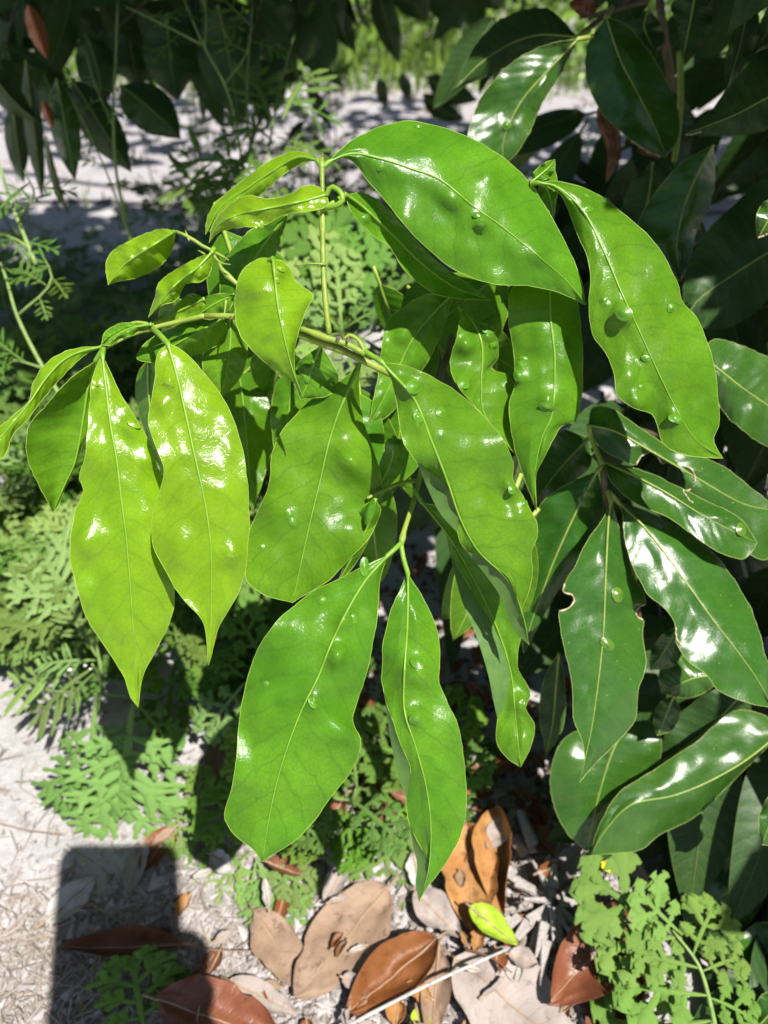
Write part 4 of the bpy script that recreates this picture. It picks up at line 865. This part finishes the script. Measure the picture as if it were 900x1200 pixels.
for (x, y) in [(rw.uniform(200, 330), rw.uniform(640, 860)) for _ in range(6)]+[(rw.uniform(330, 480), rw.uniform(880, 960)) for _ in range(4)]:
    bushy(on_ground(x, y), rw.uniform(.03, .06), 7, ('wide',), LAB2, 'weeds behind the branch')
for (x, y, h) in [(rw.uniform(170, 470), rw.uniform(330, 400), rw.uniform(.13, .24)) for _ in range(17)]+[(rw.uniform(-40, 180), rw.uniform(330, 400), rw.uniform(.05, .12)) for _ in range(8)]+[(rw.uniform(480, 640), rw.uniform(300, 380), rw.uniform(.05, .14)) for _ in range(7)]:
    bushy(on_ground(x, y), h, rw.randint(9, 14), ('wide', 'slim', 'slim'), 'dim weed standing in the shade between the branch and the sandy path', 'shaded weeds before the path')
for (x, y, h) in [(rw.uniform(225, 420), rw.uniform(300, 345), rw.uniform(.26, .42)) for _ in range(9)]+[(rw.uniform(520, 700), rw.uniform(250, 330), rw.uniform(.12, .26)) for _ in range(6)]:
    bushy(on_ground(x, y), h, rw.randint(12, 16), ('slim', 'slim', 'feather'), 'tall dim weed with narrow leaves standing before the sandy path', 'tall shaded weeds before the path')
# ------------------------------------------------------------------ fallen leaves, twigs, crumbs
def dry_mat(name, a, b, rough, spec, tr_):
    m = NT(name); tc = m.n('ShaderNodeTexCoord'); ob = tc.outputs['Object']; uv = m.n('ShaderNodeSeparateXYZ'); m.l(tc.outputs['UV'], uv.inputs[0])
    s = m.math('ABSOLUTE', m.math('MULTIPLY_ADD', uv.outputs[0], 2, -1))
    f = m.math('ADD', m.math('MULTIPLY', m.math('SUBTRACT', uv.outputs[1], m.math('MULTIPLY', s, .12)), 12), m.math('MULTIPLY', m.noise(ob, 90, 2), .8))
    lat = m.math('SUBTRACT', 1, m.ramp(m.math('ABSOLUTE', m.math('SUBTRACT', m.math('FRACT', f), .5)), 0, .12))
    col = m.mix(m.ramp(m.noise(ob, 42, 5, .65), .3, .7), a, b)
    dk = tuple(q*.45 for q in a)
    col = m.mix(m.math('MULTIPLY', m.ramp(m.noise(ob, 130, 4, .7), .54, .68), .7), col, dk)
    col = m.mix(m.math('MULTIPLY', m.ramp(m.noise(ob, 24, 3), .55, .75), .5), col, dk)
    col = m.mix(m.math('MULTIPLY', lat, .09), col, dk)
    h = m.math('ADD', m.math('MULTIPLY', lat, -.15), m.noise(ob, 160, 5, .65))
    bp = m.n('ShaderNodeBump'); bp.inputs['Strength'].default_value = .5; bp.inputs['Distance'].default_value = .0012; m.l(h, bp.inputs['Height'])
    pr = m.n('ShaderNodeBsdfPrincipled'); m.l(col, pr.inputs['Base Color']); m.l(bp.outputs[0], pr.inputs['Normal'])
    pr.inputs['Roughness'].default_value = rough; pr.inputs['Specular IOR Level'].default_value = spec; m.l(pr.outputs[0], m.out.inputs[0]); return m.mat
def dry(name, a, b, rough=.68, spec=.2, tr_=.08): M[name] = dry_mat(name, a, b, rough, spec, tr_)
dry('fallen_orange', (0.33, 0.155, 0.05), (0.42, 0.225, 0.085)); dry('fallen_rust', (0.156, 0.051, 0.015), (0.216, 0.084, 0.027), .45, .3); dry('fallen_red', (0.152, 0.048, 0.024), (0.216, 0.080, 0.040), .38, .5)
dry('fallen_tan', (0.255, 0.168, 0.116), (0.313, 0.220, 0.157), .6); dry('fallen_grey', (0.317, 0.266, 0.245), (0.374, 0.324, 0.302), .65); dry('fallen_dark', (.13, .055, .028), (.20, .09, .045), .45)
dry('fallen_white', (0.416, 0.400, 0.384), (0.496, 0.480, 0.464), .6); dry('fallen_lime', (.30, .46, .03), (.38, .50, .06), .35); dry('fallen_yellow', (.75, .62, .02), (.80, .68, .04), .4)
M['dry_vein'] = plain('dry_vein', (.30, .20, .13), (.40, .28, .18), 200, .6, .2, .0004, .3)
def fallen(label, x0, y0, x1, y1, wpx, mat, lift=.006, curl=.5, cup=.25, roll=0, cat='fallen leaf', tear=.28, sd=None, tipz=.0, n=26, k=7, basez=0):
    r = random.Random(sd if sd is not None else int(x0*3+y0))
    a, b = on_ground(x0, y0, lift+basez), on_ground(x1, y1, lift+tipz)
    t = thing('fallen_leaf', on_ground((x0+x1)/2, (y0+y1)/2, 0), label, cat, 'fallen leaves on the ground')
    y = (b-a); L = y.length; y = y.normalized(); z = Vector((0, 0, 1)); z = (z-y*z.dot(y)).normalized()
    z = Quaternion(y, roll) @ z; x = y.cross(z); w = wpx/FPX*(a-C0).dot(F)*.5
    mb = MB(); NU = 2*k+1; ph = r.uniform(0, 6)
    for j in range(n):
        s = j/(n-1); ww = w*max(0, math.sin(math.pi*s**.9))**.7*(1.08-.2*s) if 0 < s < 1 else 0
        for i in range(-k, k+1):
            u = i/k; te = 1-tear*max(0, noise.noise(Vector((s*7+ph, u*1.5, ph))))*abs(u)
            hgt = cup*ww*u*u*1.3+curl*L*.22*(2*s-1)**2*.6+.16*w*math.sin(7*s+ph)*u*abs(u)+.22*w*noise.noise(Vector((s*4, u*1.6+ph, ph)))+.07*w*noise.noise(Vector((s*13, u*5+ph, ph)))
            mb.v.append(a+y*(L*s)+x*(ww*u*te)+z*max(hgt, -.003))
    for j in range(n-1):
        for i in range(NU-1):
            o_ = j*NU+i; idx = (o_, o_+1, o_+NU+1, o_+NU); mb.face(idx, 0, [((q % NU)/(NU-1), (q//NU)/(n-1)) for q in idx])
    mb.tube([mb.v[j*NU] for j in range(n)], .00018, 3); mb.tube([mb.v[j*NU+NU-1] for j in range(n)], .00018, 3)
    mb.build('blade', M[mat], t)
    vb = MB(); vb.tube([a-y*L*.12+z*.001]+[mb.v[j*NU+k]+z*.0001 for j in range(n)], lambda q: .0006*(1-q)+.00018, 5); vb.build('midrib', M['dry_vein'], t)
    return t
fallen('glossy rust brown fallen leaf curled up behind the pale stick', 512, 1102, 405, 1190, 58, 'fallen_rust', .012, .5, .55)
fallen('large tan fallen leaf lying flat with its broad end uphill', 455, 1040, 345, 1170, 84, 'fallen_tan', .008, .15, .15, tear=.35)
fallen('tan fallen leaf with rusty edge beside the weed seedling', 298, 1068, 358, 1160, 52, 'fallen_tan', .006, .2, .2, tear=.3)
fallen('light orange fallen leaf leaning up under the longest hanging leaf', 545, 968, 555, 1095, 66, 'fallen_orange', .010, .35, .3)
fallen('narrow orange fallen leaf standing on edge', 584, 948, 592, 1080, 44, 'fallen_orange', .012, .4, .9, .5)
fallen('rust fallen leaf hidden behind the orange ones', 562, 985, 575, 1070, 40, 'fallen_rust', .006, .3, .5, .3)
fallen('reddish brown folded fallen leaf near the pale weed', 742, 1068, 640, 1178, 74, 'fallen_red', .016, .5, .6, -.2, tear=.3)
fallen('wide pale pinkish grey fallen leaf at the bottom edge', 532, 1122, 680, 1245, 104, 'fallen_grey', .012, .12, .1)
fallen('narrow tan fallen leaf beneath the pale stick', 514, 1112, 505, 1225, 34, 'fallen_tan', .011, .2, .5)
fallen('dark reddish fallen leaf half in the shadow at the bottom', 185, 1172, 335, 1222, 76, 'fallen_red', .012, .2, .3)
fallen('dull tan fallen leaf beside the reddish one', 268, 1150, 348, 1188, 30, 'fallen_grey', .008, .2, .3)
fallen('small lime green fallen leaf on the orange one', 550, 1063, 606, 1108, 30, 'fallen_lime', .026, .3, .4)
fallen('small lime fallen leaf cut off by the bottom edge', 488, 1182, 500, 1232, 24, 'fallen_lime', .010, .3, .4)
fallen('bright yellow fallen leaf under the dark shrub', 700, 1004, 728, 1022, 22, 'fallen_yellow', .012, .2, .3)
fallen('brown fallen leaf half inside the phone shadow', 205, 972, 165, 1022, 34, 'fallen_rust', .004, .2, .4)
fallen('pale grey fallen leaf lit at the left of the phone shadow', 52, 1082, 112, 1028, 38, 'fallen_white', .006, .15, .1)
fallen('curled brown fallen leaf lying in the phone shadow', 215, 1108, 70, 1112, 32, 'fallen_dark', .008, .3, .8)
fallen('thin grey fallen leaf curl in the phone shadow', 170, 985, 150, 1050, 26, 'fallen_grey', .005, .3, .5)
fallen('long tan fallen leaf in the shade behind the broad leaf', 262, 862, 240, 952, 22, 'fallen_tan', .012, .3, .7)
fallen('rust strip of fallen leaf by the edge of the broad leaf', 278, 870, 268, 930, 16, 'fallen_rust', .010, .3, .7)
fallen('pinkish fallen leaf chunk between the two lowest leaves', 402, 935, 372, 996, 26, 'fallen_red', .010, .3, .7)
fallen('grey fallen leaf lying over shredded bark', 688, 990, 632, 1045, 28, 'fallen_grey', .014, .2, .2)
fallen('small curled tan fallen leaf below the red one', 712, 1130, 655, 1188, 16, 'fallen_tan', .012, .3, .9)
fallen('greyish fallen leaf left of the orange pair', 486, 1045, 540, 1100, 40, 'fallen_grey', .008, .2, .3, tear=.4)
fallen('shaded brown fallen leaf under the pale weed', 745, 1110, 690, 1215, 60, 'fallen_dark', .006, .2, .3)
fallen('brown fallen leaf in dim light under the shrub', 640, 960, 600, 925, 22, 'fallen_rust', .008, .3, .5)
fallen('tan fallen leaf below the weed seedling', 405, 1010, 380, 1060, 26, 'fallen_grey', .005, .3, .3)
fallen('dim brown fallen leaf far under the shrub', 545, 800, 570, 840, 24, 'fallen_red', .010, .3, .4)
fallen('dim tan fallen leaf far under the shrub', 515, 800, 530, 760, 20, 'fallen_tan', .010, .3, .4)
rf = random.Random(31); PL = []
for k in range(74):
    x, y = rf.uniform(200, 760), 900+320*rf.random()**.7
    if x > 560: y = max(y, 960)
    a = rf.uniform(0, 6.28); L = rf.uniform(18, 48)
    o = fallen('broken piece of dry leaf among the litter at the bottom', x, y, x+L*math.cos(a), y+L*math.sin(a), L*rf.uniform(.3, .7), rf.choice(('fallen_grey', 'fallen_tan', 'fallen_grey', 'fallen_rust', 'fallen_orange', 'fallen_orange', 'fallen_dark', 'fallen_white')), rf.uniform(.003, .018), rf.uniform(.1, .6), rf.uniform(.1, .8), rf.gauss(0, .35), tear=rf.uniform(.2, .75), sd=k, n=14, k=4)
    o['group'] = 'broken dry leaf pieces'; o.name = 'leaf_fragment'
def twig(label, pts, r, mat='fallen_grey'):
    t = MB(); q = resample([on_ground(x, y, z) for x, y, z in pts], 14); t.tube(q, lambda u: r*(1-.35*u)+.0001*math.sin(u*31), 6)
    o = t.build('twig', M[mat]); tag(o, label, 'twig', 'dry twigs on the ground')
twig('long pale dry stick crossing the bottom fallen leaves', [(385, 1215, .012), (440, 1185, .02), (510, 1150, .026), (595, 1112, .022)], .0012, 'fallen_white')
twig('thin straw crossing the sand right of the phone shadow', [(195, 1092, .006), (230, 1110, .01), (300, 1115, .008), (420, 1118, .006)], .0005, 'fallen_tan')
twig('straw lying across the phone shadow', [(62, 1085, .006), (100, 1060, .012), (150, 1085, .01), (182, 1098, .006)], .0006, 'fallen_tan')
twig('thin twig lying in the shade beside the weed', [(30, 1200, .006), (70, 1150, .012), (90, 1130, .008)], .0008, 'fallen_grey')
twig('fine twig on the sunlit sand at left', [(0, 965, .004), (30, 972, .006), (75, 978, .004)], .0004, 'fallen_tan')
twig('brown twig beside the lime fallen leaf', [(545, 1112, .02), (575, 1122, .022), (600, 1140, .02)], .0007, 'fallen_dark')
# shredded grey bark lump
M['bark'] = plain('weathered_bark', (.30, .27, .255), (.46, .43, .41), 140, .85, .8, .002, .15, None, .6)
t = thing('bark_lump', on_ground(640, 1060), 'lump of weathered grey shredded bark between the fallen leaves', 'bark')
rb = random.Random(9); ctr = on_ground(640, 1020, .012)
for k in range(64):
    a = rb.uniform(0, 6.28); rr = rb.uniform(0, .030); d = Vector((math.cos(a), math.sin(a)*1.6-.5, rb.uniform(-.25, .15))).normalized(); L = rb.uniform(.010, .026)
    p = ctr+Vector((math.cos(a)*rr, math.sin(a)*rr*1.5-.022, rb.uniform(-.006, .008))); s_ = d.cross(Vector((0, 0, 1))).normalized()*rb.uniform(.0016, .0036); z = Vector((0, 0, rb.uniform(.001, .0025)))
    mb = MB(); e = p+d*L; j1 = s_*rb.uniform(.2, .8)
    mb.v += [p-s_, p+s_, e+j1, e-j1*.6, p-s_*.7+z, p+s_*.7+z, e+j1*.6+z*.6, e-j1*.4+z*.6]
    for f in ((0, 1, 2, 3), (4, 7, 6, 5), (0, 4, 5, 1), (1, 5, 6, 2), (2, 6, 7, 3), (3, 7, 4, 0)): mb.face(f)
    mb.build('flake', M['bark'], t, False)
# crumbs, straw and chips: uncountable
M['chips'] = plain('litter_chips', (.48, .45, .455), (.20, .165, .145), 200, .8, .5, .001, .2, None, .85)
M['straw'] = plain('litter_straw', (.42, .38, .34), (.20, .155, .125), 200, .75, .3, .0006, .25, None, .8)
def litter(name, mat, n, region, seed, straw):
    r = random.Random(seed); mb = MB()
    for k in range(n):
        x, y = region(r); p = on_ground(x, y); 
        if not (-.75 < p.x < .75 and .02 < p.y < 1.3): continue
        p.z = gz(p.x, p.y)+r.uniform(0, .004); a = r.uniform(0, 6.28); d = Vector((math.cos(a), math.sin(a), r.gauss(.05, .2))).normalized()
        if straw:
            L = r.uniform(.008, .035); w = r.uniform(.00025, .0006); c = Vector((-d.y, d.x, 0)).normalized()*r.gauss(0, .006)
            mb.tube([p-d*L/2, p+c*.5, p+d*L/2], w, 3, 0, False)
        else:
            L = r.uniform(.002, .009)*(1.5 if r.random() < .1 else 1); s_ = Vector((-d.y, d.x, r.gauss(0, .4)))*L*r.uniform(.2, .5); b = len(mb.v); z = Vector((0, 0, r.uniform(.0005, .0018)))
            mb.v += [p-s_, p+d*L*.5-s_*.6, p+d*L, p+s_*.8, p+d*L*.3+z]; 
            for f in ((0, 1, 4), (1, 2, 4), (2, 3, 4), (3, 0, 4)): mb.face(tuple(b+q for q in f))
    tag(mb.build(name, M[mat], None, False), kind='stuff')
litter('leaf_litter', 'chips', 5200, lambda r: (r.uniform(180, 760), 900+320*r.random()**.8), 1, False)
litter('leaf_crumbs', 'chips', 1500, lambda r: (r.uniform(-80, 420), 800+430*r.random()**.5), 2, False)
litter('dry_straw', 'straw', 900, lambda r: (r.uniform(-60, 270), r.uniform(1050, 1240)), 3, True)
litter('scattered_straw', 'straw', 620, lambda r: (r.uniform(-60, 800), r.uniform(830, 1230)), 4, True)
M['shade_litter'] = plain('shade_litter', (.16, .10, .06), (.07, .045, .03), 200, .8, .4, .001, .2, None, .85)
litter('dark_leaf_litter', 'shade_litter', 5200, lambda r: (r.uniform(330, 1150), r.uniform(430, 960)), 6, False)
rd = random.Random(44)
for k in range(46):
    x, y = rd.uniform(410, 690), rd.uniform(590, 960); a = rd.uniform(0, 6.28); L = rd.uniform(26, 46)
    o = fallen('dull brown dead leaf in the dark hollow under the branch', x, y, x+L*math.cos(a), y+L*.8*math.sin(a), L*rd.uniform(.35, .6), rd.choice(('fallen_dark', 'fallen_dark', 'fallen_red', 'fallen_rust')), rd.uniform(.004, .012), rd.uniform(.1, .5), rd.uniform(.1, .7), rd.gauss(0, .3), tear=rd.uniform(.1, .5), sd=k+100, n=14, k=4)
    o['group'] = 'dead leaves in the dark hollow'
# ------------------------------------------------------------------ the phone that takes the picture, just behind the lens, and the hand that holds it
M['phone'] = plain('phone_glass', (.02, .02, .022), (.03, .03, .034), 20, .2, 0, .001, .5)
M['skin'] = plain('skin', (.36, .21, .15), (.42, .25, .18), 80, .55, .3, .0005, .4)
M['cloth'] = plain('dark_cloth', (.05, .055, .07), (.08, .085, .10), 300, .9, .4, .0006, .2)
def cp(x, y, z): return C0+X*x+U*y-F*z               # metres right, up and behind the lens
ph = thing('mobile_phone', cp(0, -.05, .012), 'mobile phone held up to take the picture, seen only as a shadow', 'phone')
def slab(x0, x1, y0, y1, z0, z1, rad, name, mat):
    mb = MB(); n = 8; ring = []
    for (cx, cy, a0) in ((x1-rad, y1-rad, 0), (x0+rad, y1-rad, 90), (x0+rad, y0+rad, 180), (x1-rad, y0+rad, 270)):
        for k in range(n+1): a = R(a0+90*k/n); ring.append((cx+rad*math.cos(a), cy+rad*math.sin(a)))
    m_ = len(ring)
    for z in (z0, z1):
        for (x, y) in ring: mb.v.append(cp(x, y, z))
    for k in range(m_): mb.face((k, (k+1) % m_, m_+(k+1) % m_, m_+k))
    mb.face(tuple(range(m_))[::-1]); mb.face(tuple(range(m_, 2*m_))); return mb.build(name, M[mat], ph, False)
slab(-.0405, .0335, -.125, .033, .004, .012, .009, 'body', 'phone')
slab(-.010, .010, -.012, .012, .0025, .0038, .006, 'camera_bump', 'phone')
slab(-.038, .031, -.121, .029, .0122, .0126, .007, 'screen', 'phone')
pe = thing('person', cp(.03, -.12, .03), 'hand and sleeve of the person holding up the phone, seen only as a shadow', 'person')
def skin(name, chains, mat, root=0):
    me = bpy.data.meshes.new(name); vs = []; es = []; rr = []; idx = {}
    for ch in chains:
        prev = None
        for (p, r_) in ch:
            key = tuple(round(q, 4) for q in p)
            if key not in idx: idx[key] = len(vs); vs.append(tuple(cp(*p)-pe.location)); rr.append(r_)
            if prev is not None and prev != idx[key]: es.append((prev, idx[key]))
            prev = idx[key]
    me.from_pydata(vs, es, []); o = link(name, me, pe); me.materials.append(M[mat])
    sk_ = o.modifiers.new('skin', 'SKIN'); su = o.modifiers.new('sub', 'SUBSURF'); su.levels = su.render_levels = 2
    for i, d in enumerate(me.skin_vertices[0].data): d.radius = (rr[i], rr[i]); d.use_root = (i == root)
    sk_.use_smooth_shade = True; return o
wr = ((.060, -.130, .055), .024); pa = ((.034, -.085, .034), .024); pb = ((.028, -.062, .032), .020)
ch = [[((.20, -.33, .20), .042), ((.12, -.23, .12), .032), wr, pa, pb]]
for k, (yy, ln) in enumerate(((-.036, 1.0), (-.056, 1.05), (-.075, 1.0), (-.092, .85))):
    ch.append([pa if k > 1 else pb, ((.040, yy, .024), .0095), ((.044, yy+.002, .006), .0085), ((.036, yy+.003, -.005), .0080), ((.036-.024*ln, yy+.004, -.006), .0070)])
ch.append([pa, ((.004, -.095, .030), .011), ((-.024, -.074, .024), .0095), ((-.034, -.052, .019), .008)])
skin('hand', ch, 'skin', 2)
skin('sleeve', [[((.14, -.26, .14), .046), ((.24, -.38, .24), .056), ((.34, -.42, .42), .065)]], 'cloth')
